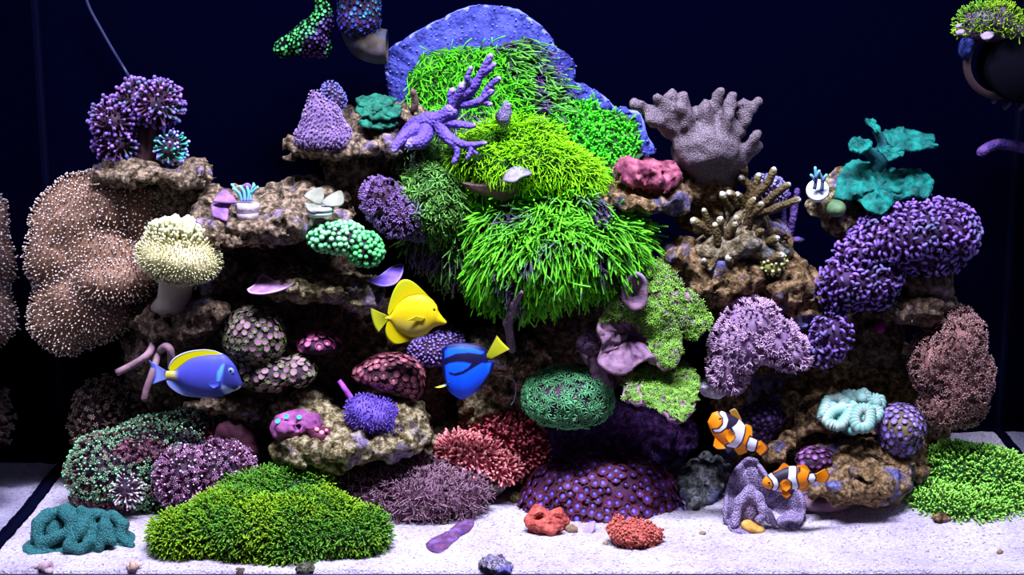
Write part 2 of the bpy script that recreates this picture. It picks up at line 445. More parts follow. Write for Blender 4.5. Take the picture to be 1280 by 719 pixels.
def smooth_path(pts, n):
    pts = np.asarray(pts, float); k = len(pts); out = []
    for q in np.linspace(0, k - 1, n):
        i = min(int(q), k - 2); f = q - i
        p0, p1, p2, p3 = pts[max(i-1, 0)], pts[i], pts[i+1], pts[min(i+2, k-1)]
        out.append(0.5 * ((2*p1) + (p2-p0)*f + (2*p0-5*p1+4*p2-p3)*f*f + (3*p1-p0-3*p2+p3)*f**3))
    return np.array(out)
def branch(px, r0, r1, n=9, sides=8, wob=0.0, seed=0, round_tip=True):
    """tapering branch along frame points (px,py,Y); radii in pixels; rounded tip"""
    pts = smooth_path(px_path(px), n); s = S(px[0][2]); rad = np.linspace(r0, r1, n) * s
    if round_tip:
        d = pts[-1] - pts[-2]; d /= np.linalg.norm(d)
        pts = np.vstack([pts, pts[-1] + d * rad[-1] * 0.6, pts[-1] + d * rad[-1] * 0.95]); rad = np.append(rad, [rad[-1]*0.8, rad[-1]*0.35])
    V, F, t = tube(pts, rad, sides)
    if wob:
        V = V + (fbm(V * 70 + seed, 2) * wob)[:, None] * (V - V.mean(0)) / (np.linalg.norm(V - V.mean(0), axis=1)[:, None] + 1e-9)
    return V, F, t
def sheet(center, outline, Yfn, thick=0.006, rings=10, n=72, wave=0.0, waves=7, seed=0, rim=0.0, bump=0.0):
    """a thin, curved plate with its own thickness: frame outline round a centre, depth from Yfn(px,py,r)"""
    out = smooth_path(np.array(list(outline) + [outline[0]], float), n + 1)[:n]
    c = np.array(center, float); V0 = []; R = []
    for i in range(rings + 1):
        r = i / rings
        for j in range(n):
            q = c + (out[j] - c) * r; V0.append(q); R.append(r)
    V0 = np.array(V0); R = np.array(R); th = np.tile(np.arange(n) * 2 * math.pi / n, rings + 1)
    Y = np.array([Yfn(a, b, r) for (a, b), r in zip(V0, R)]) + wave * R**2 * np.sin(waves * th + seed)
    X = np.array([np.array(P(a, b, y)) for (a, b), y in zip(V0, Y)])
    F = []
    for i in range(rings):
        for j in range(n):
            A = i*n + j; B = i*n + (j+1) % n; F.append((A, A+n, B+n, B))
    F = np.array(F); T = tris_of(F); nn = np.cross(X[T[:,1]]-X[T[:,0]], X[T[:,2]]-X[T[:,0]]); vn = np.zeros_like(X)
    for k in range(3): np.add.at(vn, T[:, k], nn)
    vn /= np.linalg.norm(vn, axis=1)[:, None] + 1e-12
    vn[R == 0] = vn[:n].mean(0)
    if (vn[:, 1].mean() > 0): vn = -vn; F = F[:, ::-1]
    h = thick * (0.5 + 0.5 * np.sqrt(np.clip(1 - R**6, 0, 1)))
    lift = rim * np.exp(-((R - 1) / 0.05)**2) + bump * fbm(X * 90 + seed, 2)
    top = X + vn * (h * 0.5 + lift)[:, None]; bot = X - vn * (h * 0.5 - lift * 0.6)[:, None]
    m = len(X); E = []
    for j in range(n):
        A = rings*n + j; B = rings*n + (j+1) % n; E.append((A, m + A, m + B, B))
    E = np.array(E)
    q = np.cross(top[E[0,1]-m]*0 + bot[E[0,1]-m] - top[E[0,0]], top[E[0,3]] - top[E[0,0]])
    if q @ (top[E[0,0]] - X[:n].mean(0)) < 0: E = E[:, ::-1]
    return np.concatenate([top, bot]), np.concatenate([F, F[:, ::-1] + m, E]), np.concatenate([R, R]), (top, F, R)
# ------------------------------------------------------------------ the tank
XL, XR, YB, ZT = -0.838, 0.905, 0.52, 1.0
def sand_z(x, y):
    r = np.clip((x - 0.30) / 0.45, 0, 1) * np.clip((y - 0.06) / 0.26, 0, 1); r = r * r * (3 - 2 * r)
    p = np.stack([x, y, 0 * x], 1)
    return 0.062 * r + 0.006 * fbm(p * 9, 3) + 0.0022 * fbm(p * 60, 2)
def sand_mat():
    m, nt, b = node_mat('sand'); L = nt.links; co = N(nt, 'ShaderNodeTexCoord')
    v = N(nt, 'ShaderNodeTexVoronoi'); v.inputs['Scale'].default_value = 330; L.new(co.outputs['Object'], v.inputs['Vector'])
    sx = N(nt, 'ShaderNodeSeparateColor'); L.new(v.outputs['Color'], sx.inputs[0])
    r = ramp(nt, [(0.0, (0.16, 0.12, 0.18)), (0.08, (0.36, 0.30, 0.38)), (0.25, (0.40, 0.355, 0.39)), (1.0, (0.52, 0.48, 0.49))]); L.new(sx.outputs[0], r.inputs[0])
    n = N(nt, 'ShaderNodeTexNoise'); n.inputs['Scale'].default_value = 7; n.inputs['Detail'].default_value = 5; L.new(co.outputs['Object'], n.inputs['Vector'])
    r2 = ramp(nt, [(0.35, (0.76, 0.72, 0.82)), (0.6, (1, 1, 1))]); L.new(n.outputs['Fac'], r2.inputs[0])
    mx = N(nt, 'ShaderNodeMix', data_type='RGBA', blend_type='MULTIPLY'); mx.inputs[0].default_value = 1
    L.new(r.outputs[0], mx.inputs[6]); L.new(r2.outputs[0], mx.inputs[7]); L.new(mx.outputs[2], b.inputs['Base Color'])
    b.inputs['Roughness'].default_value = 0.9; b.inputs['Specular IOR Level'].default_value = 0.15
    bp = N(nt, 'ShaderNodeBump'); bp.inputs['Strength'].default_value = 0.7; bp.inputs['Distance'].default_value = 0.003
    L.new(v.outputs['Distance'], bp.inputs['Height']); L.new(bp.outputs['Normal'], b.inputs['Normal'])
    return m
nx, ny = 330, 120
gx, gy = np.meshgrid(np.linspace(XL + 0.002, XR - 0.002, nx), np.linspace(0.0, YB - 0.001, ny), indexing='ij')
gx, gy = gx.ravel(), gy.ravel(); gz = sand_z(gx, gy)
I = np.arange(nx * ny).reshape(nx, ny)
Q = np.stack([I[:-1,:-1].ravel(), I[1:,:-1].ravel(), I[1:,1:].ravel(), I[:-1,1:].ravel()], 1)
front = I[:, 0]; V = np.stack([gx, gy, gz], 1); k = len(V)
V = np.concatenate([V, np.stack([gx[front], gy[front], np.full(nx, -0.05)], 1)])
Q = np.concatenate([Q, np.stack([front[:-1], k + np.arange(nx-1), k + np.arange(1, nx), front[1:]], 1)])
struct('floor', V, Q, sand_mat(), True)

def glass_wall(name, tint, rough, mirror):
    """dark, polished pane: from inside the water it throws the tank back"""
    m, nt, b = node_mat(name); b.inputs['Base Color'].default_value = c4(tint); b.inputs['Roughness'].default_value = rough
    b.inputs['Metallic'].default_value = mirror; b.inputs['Specular IOR Level'].default_value = 0.0 if mirror == 0 else 0.3
    return m
struct('wall_back', *box(XL - 0.012, XR + 0.012, YB, YB + 0.012, -0.05, ZT), glass_wall('back_pane', (0.0003, 0.0004, 0.0044), 1.0, 0.0))
struct('wall_left', *box(XL - 0.012, XL, 0.0, YB, -0.05, ZT), glass_wall('side_pane_left', (0.50, 0.52, 0.62), 0.05, 1.0))
struct('wall_right', *box(XR, XR + 0.012, 0.0, YB, -0.05, ZT), glass_wall('side_pane_right', (0.30, 0.33, 0.42), 0.06, 1.0))
sil = flat_mat('black_silicone', (0.0015, 0.0018, 0.008), 0.9, spec=0.0)
def seam(name, x0, x1):
    ys = np.linspace(0.0, YB, 90); z = sand_z(np.full(90, (x0 + x1) / 2), ys)
    w = 0.5 + 0.22 * fbm(np.stack([ys * 22, 0*ys, 0*ys], 1), 2); V = []; F = []
    inn = x1 > 0
    for i, y in enumerate(ys):
        a, b = (x0, x0 + (x1 - x0) * (0.85 + 0.3 * (w[i] - 0.5))) if not inn else (x1, x1 + (x0 - x1) * (0.85 + 0.3 * (w[i] - 0.5)))
        V += [(a, y, z[i] - 0.03), (b, y, z[i] - 0.03), (b, y, z[i] + 0.0045), (a, y, z[i] + 0.0075)]
    for i in range(89):
        for j in range(4):
            A = i*4 + j; B = i*4 + (j+1) % 4; F.append((A, B, B+4, A+4))
    struct(name, V, F, sil)
seam('trim_1', XL, XL + 0.014); seam('trim_2', XR - 0.010, XR)
struct('trim_3', *box(XL, XL + 0.006, YB - 0.012, YB, -0.05, ZT), sil)
struct('trim_4', *box(XR - 0.006, XR, YB - 0.012, YB, -0.05, ZT), sil)
struct('trim_5', *box(XL - 0.03, XR + 0.03, -0.030, -0.006, -0.06, -0.003), flat_mat('tank_frame', (0.012, 0.012, 0.05), 0.35))
# ------------------------------------------------------------------ fish
def poly_sd(x, y, poly):
    """signed distance to a polygon, negative inside"""
    p = np.array(poly, float); d = np.full(x.shape, 1e9); ins = np.zeros(x.shape, bool)
    for a, b in zip(p, np.roll(p, -1, 0)):
        e = b - a; t = np.clip(((x - a[0]) * e[0] + (y - a[1]) * e[1]) / (e @ e + 1e-9), 0, 1)
        d = np.minimum(d, np.hypot(x - a[0] - t * e[0], y - a[1] - t * e[1]))
        c = ((a[1] > y) != (b[1] > y)) & (x < (b[0] - a[0]) * (y - a[1]) / (b[1] - a[1] + 1e-12) + a[0]); ins ^= c
    return np.where(ins, -d, d)
def sstep(a, b, x):
    t = np.clip((x - a) / (b - a), 0, 1); return t * t * (3 - 2 * t)
def mixc(c, m, new): return c * (1 - m[:, None]) + np.array(new)[None] * m[:, None]
class Fish:
    def __init__(s, name, label, ox, oy, k, cx, cy, Y, ang, group=None):
        s.o = (ox, oy); s.k = k; s.c = (cx, cy); s.Y = Y; s.a = math.radians(ang)
        s.at = np.array(P(ox + cx / k, oy + cy / k, Y)); s.sc = S(Y) / k
        s.root = thing(name, label, 'fish', tuple(s.at), group)
    def w(s, x, y, d):                       # sketch coordinates + sideways offset (metres, + towards the viewer) -> tank
        return np.stack([s.at[0] + (x - s.c[0]) * s.sc, s.at[1] - d, s.at[2] - (y - s.c[1]) * s.sc * 1.03], 1)
    def loc(s, x, y):
        x = np.asarray(x, float) - s.c[0]; y = np.asarray(y, float) - s.c[1]
        return x * math.cos(s.a) + y * math.sin(s.a), -x * math.sin(s.a) + y * math.cos(s.a)
    def unloc(s, u, v):
        return s.c[0] + u * math.cos(s.a) - v * math.sin(s.a), s.c[1] + u * math.sin(s.a) + v * math.cos(s.a)
    def body(s, top, bot, width, colf, ns=110, nr=64, name='body', rough=0.5):
        tu, tv = s.loc(*np.array(smooth_path(top, 200)).T); bu, bv = s.loc(*np.array(smooth_path(bot, 200)).T)
        if tu[0] > tu[-1]: tu, tv = tu[::-1], tv[::-1]
        if bu[0] > bu[-1]: bu, bv = bu[::-1], bv[::-1]
        tu = np.maximum.accumulate(tu); bu = np.maximum.accumulate(bu)
        u0, u1 = max(tu[0], bu[0]), min(tu[-1], bu[-1]); q = 0.5 - 0.5 * np.cos(np.linspace(0, math.pi, ns)); us = u0 + (u1 - u0) * (0.35 * q + 0.65 * np.linspace(0, 1, ns))
        zt = np.interp(us, tu, tv); zb = np.interp(us, bu, bv); mid = (zt + zb) / 2; half = np.abs(zb - zt) / 2 + 0.4
        wd = np.interp(np.linspace(0, 1, ns), *np.array(width).T) * s.sc
        wd = np.minimum(wd, half * s.sc * 0.9)
        th = np.arange(nr) * 2 * math.pi / nr
        u = np.repeat(us, nr); v = (mid[:, None] - half[:, None] * np.sin(th)).ravel()
        cw = np.cos(th); d = (wd[:, None] * np.sign(cw) * np.abs(cw)**1.15).ravel()
        x, y = s.unloc(u, v); V = s.w(x, y, d)
        F = [(i*nr + j, i*nr + (j+1) % nr, (i+1)*nr + (j+1) % nr, (i+1)*nr + j) for i in range(ns-1) for j in range(nr)]
        e0 = V[:nr].mean(0); e1 = V[-nr:].mean(0); nV = len(V); V = np.concatenate([V, [e0, e1]]); x = np.append(x, [x[:nr].mean(), x[-nr:].mean()]); y = np.append(y, [y[:nr].mean(), y[-nr:].mean()])
        T = tris_of(np.array(F)); cap = [((j+1) % nr, j, nV) for j in range(nr)] + [((ns-1)*nr + j, (ns-1)*nr + (j+1) % nr, nV+1) for j in range(nr)]
        T = np.concatenate([T, np.array(cap)])
        s.bw = (us, wd)
        return part(name, V, T, col_mat('fish_skin', rough, 0.22), s.root, col=colf(x, y))
    def fin(s, name, base, edge, colf, n=40, m=9, t0=3.0, t1=1.2, d0=0.0, d1=0.0, rays=0.5, label=None):
        """thin fin between its root line and its free edge, rays raised"""
        A = smooth_path(base, n); B = smooth_path(edge, n); V = []; X = []; sg = []
        for side in (1, -1):
            for i in range(n):
                for j in range(m):
                    r = j / (m - 1); q = A[i] + (B[i] - A[i]) * r
                    th = (t0 + (t1 - t0) * r) * (1 + rays * (1 if i % 2 else -1) * 0.5)
                    X.append(q); V.append(side * th * 0.5 * s.sc + (d0 + (d1 - d0) * r) * s.sc)
        X = np.array(X); Vw = s.w(X[:, 0], X[:, 1], np.array(V)); F = []; h = n * m
        for i in range(n - 1):
            for j in range(m - 1):
                a = i*m + j; F.append((a, a+1, a+m+1, a+m)); F.append((h+a, h+a+m, h+a+m+1, h+a+1))
        rim = [i*m for i in range(n)] + [(n-1)*m + j for j in range(1, m)] + [i*m + m-1 for i in range(n-2, -1, -1)] + [j for j in range(m-2, 0, -1)]
        for a, b in zip(rim, rim[1:] + rim[:1]): F.append((a, b, h+b, h+a))
        r = np.tile(np.tile(np.linspace(0, 1, m), n), 2); ii = np.tile(np.repeat(np.arange(n) / (n-1), m), 2)
        return part(name, Vw, np.array(F), col_mat('fish_fin', 0.5, 0.2), s.root, col=colf(X[:, 0], X[:, 1], r, ii), label=label)
    def eye(s, x, y, r, d, iris, pupil=(0.003, 0.003, 0.006), pr=0.5):
        for side in (1, -1):
            def dome(rr, dd, nm, mat, par):
                prof = [(0.001, rr*0.34)] + [(rr*math.sin(a), rr*0.34*math.cos(a)) for a in np.linspace(0.25, 1.6, 6)]
                v, f, t = lathe(prof, 20); c = s.w(np.array([x]), np.array([y]), np.array([side * dd * s.sc]))[0]
                V = np.stack([v[:,0]*s.sc, -side*v[:,2]*s.sc, v[:,1]*s.sc], 1) + c
                return part(nm, V, f if side < 0 else f[:, ::-1], mat, par)
            e = dome(r, d, 'eye', flat_mat('iris_%d%d%d' % tuple(int(99*q) for q in iris), iris, 0.15), s.root)
            dome(r * pr, d + r * 0.20, 'pupil', flat_mat('pupil', pupil, 0.08, spec=0.6), e)
def const(c): return lambda x, y, r=None, i=None: np.tile(np.array(c, float), (len(x), 1))

# powder-blue surgeonfish
f = Fish('surgeonfish', 'powder blue surgeonfish with yellow back fin and white chin, facing right', 175, 425, 8.457, 600, 350, 0.115, 2)
def pb(x, y):
    c = np.tile([0.055, 0.060, 0.40], (len(x), 1))
    c = mixc(c, sstep(430, 330, x) * sstep(80, 20, np.abs(y - 370)), (0.56, 0.46, 0.07))
    c = mixc(c, sstep(0, 22, -poly_sd(x, y, [(905,235),(930,205),(1100,330),(1120,560),(960,520),(880,440)])) * 0.85, (0.024, 0.028, 0.17))
    c = mixc(c, sstep(18, -10, poly_sd(x, y, [(885,250),(905,240),(885,330),(850,430),(830,430),(840,320)])) * 0.9, (0.10, 0.36, 0.85))
    c = mixc(c, sstep(14, -14, poly_sd(x, y, [(880,460),(960,500),(1010,530),(940,575),(895,560),(870,500)])), (0.50, 0.56, 0.95))
    c = mixc(c, sstep(8, -4, poly_sd(x, y, [(1010,525),(1055,485),(1070,495),(1030,535)])), (0.75, 0.75, 0.9))
    return c
f.body([(262,330),(320,325),(380,318),(450,258),(560,190),(700,158),(820,152),(900,152),(960,205),(1020,290),(1055,380),(1080,455),(1083,480)],
       [(262,415),(320,418),(390,445),(480,535),(600,586),(720,612),(830,606),(900,585),(980,550),(1040,525),(1070,505),(1083,482)],
       [(0,14),(0.12,26),(0.35,80),(0.6,100),(0.8,85),(0.93,50),(1,8)], pb)
f.fin('dorsal_fin', [(318,335),(380,322),(450,264),(560,196),(700,166),(820,158),(890,156)], [(296,300),(330,225),(400,165),(520,118),(680,98),(800,112),(892,150)],
      lambda x, y, r, i: mixc(mixc(np.tile([0.56, 0.50, 0.0], (len(x), 1)), sstep(0.80, 0.9, r), (0.03, 0.03, 0.06)), sstep(0.92, 0.97, r), (0.6, 0.65, 0.95)), t0=14, t1=5)
f.fin('anal_fin', [(318,415),(390,450),(480,530),(600,580),(700,606)], [(270,432),(300,500),(400,572),(520,606),(700,618)], lambda x, y, r, i: mixc(np.tile([0.20, 0.26, 0.68], (len(x), 1)), sstep(0.85, 0.95, r), (0.75, 0.8, 1.0)), t0=12, t1=4)
f.fin('tail_fin', [(275,328),(268,350),(264,372),(268,395),(275,415)], [(92,212),(122,280),(126,345),(110,420),(62,492)],
      lambda x, y, r, i: mixc(mixc(np.tile([0.26, 0.32, 0.78], (len(x), 1)), sstep(0.66, 0.74, r) * sstep(0.93, 0.86, r), (0.05, 0.12, 0.75)), np.maximum(sstep(0.12, 0.03, i), sstep(0.88, 0.97, i)), (0.12, 0.14, 0.5)), t0=20, t1=4)
f.fin('pectoral_fin', [(850,465),(860,435),(866,410)], [(800,478),(745,448),(760,412)], const((0.05, 0.07, 0.44)), n=16, t0=8, t1=3, d0=92, d1=135)
f.eye(975, 312, 38, 66, (0.20, 0.26, 0.55))

# yellow surgeonfish
f = Fish('surgeonfish', 'lemon yellow surgeonfish with tall fins and pointed snout, facing right', 450, 340, 7.19, 450, 380, 0.10, 4)
def yt(x, y):
    c = np.tile([0.64, 0.47, 0.003], (len(x), 1))
    c = mixc(c, sstep(60, -60, poly_sd(x, y, [(300,440),(480,440),(620,470),(600,540),(440,560),(340,510)])) * 0.6, (0.52, 0.44, 0.10))
    c = mixc(c, sstep(12, -6, np.hypot(x - 272, (y - 412))) * 0.9, (0.9, 0.8, 0.6))
    c = mixc(c, sstep(5, 0, np.abs(poly_sd(x, y, [(608,350),(612,400),(640,440),(690,470),(700,400),(690,330),(640,320)]))) * sstep(660, 625, x) * 0.55, (0.45, 0.28, 0.0))
    return c
f.body([(222,392),(270,388),(330,300),(420,226),(540,202),(630,232),(690,300),(705,350),(740,402),(772,440),(780,452)],
       [(222,438),(270,440),(330,520),(430,580),(520,584),(600,552),(660,502),(720,478),(765,470),(780,454)],
       [(0,8),(0.1,15),(0.3,52),(0.55,75),(0.75,62),(0.88,30),(1,7)], yt)
f.fin('dorsal_fin', [(262,392),(330,306),(420,232),(540,210),(630,238),(686,300)], [(246,372),(262,290),(310,158),(385,72),(500,104),(692,298)], lambda x, y, r, i: mixc(np.tile([0.56, 0.47, 0.0], (len(x), 1)), sstep(0.3, 0.9, r), (0.46, 0.47, 0.006)), n=60, t0=12, t1=3)
f.fin('anal_fin', [(262,436),(330,512),(430,572),(520,578),(610,545)], [(240,452),(226,540),(262,622),(350,648),(612,556)], lambda x, y, r, i: mixc(np.tile([0.58, 0.46, 0.0], (len(x), 1)), sstep(0.5, 1, r), (0.56, 0.50, 0.0)), n=60, t0=12, t1=3)
f.fin('tail_fin', [(246,394),(240,405),(238,415),(240,425),(246,437)], [(98,326),(100,380),(112,440),(132,500),(160,546)], const((0.44, 0.46, 0.012)), n=46, t0=12, t1=3, rays=0.7)
f.fin('pectoral_fin', [(590,395),(582,412),(570,425)], [(500,372),(470,392),(420,412)], const((0.56, 0.44, 0.01)), n=16, t0=8, t1=4, d0=76, d1=92)
f.eye(663, 333, 20, 46, (0.10, 0.05, 0.004), pr=0.7)

# palette surgeonfish
f = Fish('surgeonfish', 'royal blue and black surgeonfish with a yellow tail, head tilted down left', 540, 410, 7.19, 300, 380, 0.11, 0)
blk = [(84,305),(120,258),(220,212),(330,204),(440,222),(520,212),(510,300),(470,290),(430,308),(360,348),(290,388),(210,414),(158,402),(146,378),(200,388),(280,362),(330,332),(356,302),(300,288),(230,285),(160,300),(110,328),(86,322)]
sil_f = [(92,190),(130,152),(250,129),(370,141),(500,190),(470,278),(565,290),(540,400),(460,520),(350,610),(265,644),(180,600),(130,540),(100,450),(90,300)]
def rt(x, y):
    c = np.tile([0.003, 0.095, 0.95], (len(x), 1))
    c = mixc(c, sstep(520, 620, y) * 0.5, (0.02, 0.05, 0.7))
    c = mixc(c, sstep(4, -4, poly_sd(x, y, blk)), (0.004, 0.002, 0.03))
    c = mixc(c, sstep(-32, -17, poly_sd(x, y, sil_f)) * sstep(600, 520, y), (0.003, 0.003, 0.06))
    c = mixc(c, sstep(6, 0, np.abs(y - 186 - 6*np.sin(x*0.5))) * sstep(85, 130, x) * sstep(330, 300, x) * 0.7, (0.004, 0.01, 0.35))
    c = mixc(c, sstep(5, 1, np.abs(poly_sd(x, y, [(262,645),(275,622),(310,612),(312,630)]))) * 0.7, (0.002, 0.004, 0.15))
    return c
f.body([(84,290),(88,200),(130,152),(250,128),(370,140),(440,160),(485,200),(500,268),(530,284),(566,296)],
       [(84,310),(100,450),(130,540),(180,602),(265,646),(350,612),(460,522),(540,402),(560,330),(567,302)],
       [(0,8),(0.15,60),(0.4,95),(0.7,70),(0.88,30),(1,5)], rt, ns=190, nr=160)
f.fin('tail_fin', [(466,282),(480,270),(492,274),(508,276),(520,282)], [(584,58),(612,96),(640,128),(672,160),(706,192)],
      lambda x, y, r, i: mixc(np.tile([0.46, 0.48, 0.012], (len(x), 1)), np.maximum(sstep(0.10, 0.02, i), sstep(0.92, 0.985, i)), (0.004, 0.004, 0.04)), n=46, t0=22, t1=4)
f.fin('pectoral_fin', [(150,492),(140,500),(138,512)], [(20,522),(50,526),(90,520)], lambda x, y, r, i: mixc(np.tile([0.05, 0.16, 0.5], (len(x), 1)), sstep(0.2, 0.5, r), (0.55, 0.62, 0.05)), n=14, t0=6, t1=3, d0=20, d1=60)
f.eye(150, 480, 9, 66, (0.02, 0.06, 0.4), pr=0.8)

# clownfish
OR, BK, WH = (0.74, 0.21, 0.003), (0.012, 0.006, 0.02), (0.66, 0.66, 0.74)
def clown(bands, darks):
    def c_(x, y, r=None, i=None):
        c = np.tile(OR, (len(x), 1)).astype(float)
        for d in darks: c = mixc(c, sstep(6, -4, poly_sd(x, y, d)), BK)
        for b in bands:
            q = poly_sd(x, y, b); c = mixc(c, sstep(9.5, 6.5, q), BK); c = mixc(c, sstep(1, -2, q), WH)
        return c
    return c_
def edged(c0, w=0.16, dark=BK):
    return lambda x, y, r, i: mixc(np.tile(np.array(c0, float), (len(x), 1)), sstep(1 - w, 1 - w * 0.5, r), dark)
f = Fish('clownfish', 'upper orange clownfish with white bands, tilted nose up facing left', 870, 500, 4.228, 210, 170, 0.09, 26, 'pair of clownfish')
b1 = [(128,54),(150,62),(163,95),(152,130),(122,156),(94,162),(84,150),(115,140),(135,115),(136,82),(118,62)]
b2 = [(232,92),(262,122),(252,165),(238,210),(210,256),(165,250),(158,235),(195,205),(200,165),(184,132),(206,118)]
b3 = [(284,192),(326,214),(310,282),(272,264),(270,225)]
f.body([(57,112),(64,80),(92,62),(130,57),(180,74),(230,104),(262,140),(296,192),(330,216),(352,232)],
       [(57,114),(64,138),(80,172),(100,202),(150,242),(205,256),(262,266),(300,276),(325,268),(345,240)],
       [(0,4),(0.05,20),(0.2,42),(0.45,48),(0.75,28),(0.9,14),(1,6)],
       clown([b1, b2, b3], [[(150,52),(182,66),(240,100),(196,134),(186,168),(168,158),(152,138),(166,100)], [(322,205),(334,212),(318,285),(306,285)]]), ns=150, nr=80, rough=0.4)
f.fin('dorsal_fin', [(182,78),(205,92),(234,110)], [(172,56),(205,44),(240,104)], lambda x, y, r, i: mixc(np.tile([0.30, 0.13, 0.01], (len(x), 1)), sstep(0.8, 0.95, r), (0.35, 0.25, 0.1)), n=24, t0=7, t1=2)
f.fin('dorsal_fin', [(258,138),(275,164),(296,194)], [(262,124),(296,140),(301,192)], edged((0.75, 0.30, 0.005)), n=24, t0=7, t1=2)
f.fin('tail_fin', [(322,226),(316,245),(312,262)], [(352,216),(394,262),(352,306)], edged(OR, 0.2), n=30, t0=12, t1=3)
f.fin('anal_fin', [(212,248),(240,256),(272,262)], [(203,262),(232,296),(274,282)], edged((0.85, 0.32, 0.005), 0.1), n=24, t0=8, t1=2)
f.fin('pelvic_fin', [(98,196),(120,214),(140,232)], [(86,238),(110,256),(156,252)], edged(OR, 0.04), n=20, t0=8, t1=3, d0=16, d1=30)
f.fin('pectoral_fin', [(158,150),(154,170),(152,186)], [(170,134),(202,178),(170,212)], edged(OR, 0.05), n=22, t0=6, t1=3, d0=46, d1=66)
f.eye(120, 88, 9, 33, (0.55, 0.20, 0.01), pr=0.7)
f = Fish('clownfish', 'lower orange clownfish with white bands, level, facing left by purple coral', 870, 500, 4.228, 500, 410, 0.0, -6, 'pair of clownfish')
b1 = [(372,392),(394,384),(420,408),(430,440),(418,478),(398,478),(405,440),(396,415)]
b2 = [(488,346),(526,344),(522,400),(540,455),(528,474),(508,472),(500,420),(478,402)]
b3 = [(600,388),(622,388),(634,408),(626,432),(604,434),(592,412)]
f.body([(346,438),(352,420),(376,400),(430,368),(490,350),(530,350),(575,362),(604,384),(630,388),(650,392)],
       [(346,440),(354,458),(380,472),(440,482),(520,474),(570,468),(606,440),(630,434),(650,432)],
       [(0,4),(0.06,20),(0.25,42),(0.5,46),(0.8,20),(0.92,12),(1,5)],
       clown([b1, b2, b3], [[(398,384),(480,346),(500,344),(484,402),(452,410),(428,432),(414,400)], [(536,346),(552,350),(548,370),(534,380)]]), ns=150, nr=80, rough=0.4)
f.fin('dorsal_fin', [(432,370),(460,360),(490,352)], [(424,374),(458,330),(494,350)], edged(OR, 0.06), n=24, t0=7, t1=2)
f.fin('dorsal_fin', [(530,356),(560,362),(596,382)], [(532,342),(578,342),(606,376)], edged(OR, 0.08), n=24, t0=7, t1=2)
f.fin('tail_fin', [(632,392),(636,411),(632,430)], [(688,360),(712,400),(690,442)], edged(OR, 0.14), n=30, t0=12, t1=3)
f.fin('anal_fin', [(538,462),(560,464),(592,450)], [(540,480),(584,484),(606,466)], edged((0.85, 0.32, 0.005), 0.1), n=24, t0=8, t1=2)
f.fin('pelvic_fin', [(456,470),(470,474),(484,470)], [(450,500),(478,520),(502,500)], edged(OR, 0.10), n=20, t0=8, t1=3, d0=14, d1=24)
f.fin('pectoral_fin', [(446,420),(444,440),(448,458)], [(466,404),(496,440),(470,468)], edged(OR, 0.14), n=22, t0=6, t1=3, d0=44, d1=62)
f.eye(378, 428, 8, 34, (0.55, 0.20, 0.01), pr=0.75)
# ------------------------------------------------------------------ live rock
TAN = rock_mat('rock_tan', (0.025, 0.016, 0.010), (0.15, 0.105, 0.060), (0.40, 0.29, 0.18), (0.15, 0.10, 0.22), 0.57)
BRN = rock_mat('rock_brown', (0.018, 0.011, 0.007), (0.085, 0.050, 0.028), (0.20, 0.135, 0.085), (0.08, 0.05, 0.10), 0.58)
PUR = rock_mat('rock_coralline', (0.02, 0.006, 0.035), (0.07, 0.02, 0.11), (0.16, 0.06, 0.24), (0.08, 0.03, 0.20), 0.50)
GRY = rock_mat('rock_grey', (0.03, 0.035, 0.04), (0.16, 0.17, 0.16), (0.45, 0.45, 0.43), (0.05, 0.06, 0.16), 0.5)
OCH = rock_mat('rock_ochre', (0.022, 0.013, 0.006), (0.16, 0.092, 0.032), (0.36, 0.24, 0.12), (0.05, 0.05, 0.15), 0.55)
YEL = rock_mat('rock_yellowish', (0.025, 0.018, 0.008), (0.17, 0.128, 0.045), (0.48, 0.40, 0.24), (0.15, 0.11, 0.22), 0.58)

rock('tan rock shelf holding the white frag plugs, left of centre', [(335,276,0.22,98,15,0.09), (385,250,0.30,58,26,0.07), (290,258,0.29,48,20,0.07), (350,255,0.30,80,22,0.08), (300,290,0.20,50,10,0.06)], TAN, 1, amp=0.022)
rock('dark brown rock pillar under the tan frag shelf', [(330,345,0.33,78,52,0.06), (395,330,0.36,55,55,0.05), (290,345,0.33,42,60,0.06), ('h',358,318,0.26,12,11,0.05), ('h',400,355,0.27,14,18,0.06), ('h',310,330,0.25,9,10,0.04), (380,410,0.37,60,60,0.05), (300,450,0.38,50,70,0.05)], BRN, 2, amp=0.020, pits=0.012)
rock('rough rock ledge below the green hammer coral', [(405,356,0.23,72,14,0.07), (450,366,0.21,30,13,0.05), (360,350,0.27,34,14,0.06)], YEL, 3, amp=0.020)
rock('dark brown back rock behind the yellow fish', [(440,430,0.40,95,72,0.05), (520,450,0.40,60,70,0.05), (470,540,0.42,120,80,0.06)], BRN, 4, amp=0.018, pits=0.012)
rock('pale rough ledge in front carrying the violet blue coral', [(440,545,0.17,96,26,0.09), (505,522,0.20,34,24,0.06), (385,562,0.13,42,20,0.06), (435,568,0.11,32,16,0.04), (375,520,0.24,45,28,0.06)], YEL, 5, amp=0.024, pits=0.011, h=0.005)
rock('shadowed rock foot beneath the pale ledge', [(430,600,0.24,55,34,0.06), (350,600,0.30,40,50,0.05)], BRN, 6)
depth(0.18, 1.0)
rock('sloping rock beside the red coral, above the mauve coral', [('c',520,548,0.20,14,590,598,0.14,18), (612,600,0.15,22,18,0.05), (560,560,0.25,40,38,0.06)], YEL, 7, amp=0.016)
depth()
rock('shelf rock under the purple frogspawn at upper left', [(190,216,0.27,66,12,0.07), (232,218,0.25,26,14,0.05), (160,218,0.27,34,12,0.06), (215,250,0.33,44,40,0.06), (250,300,0.38,50,60,0.05)], TAN, 8, amp=0.018)
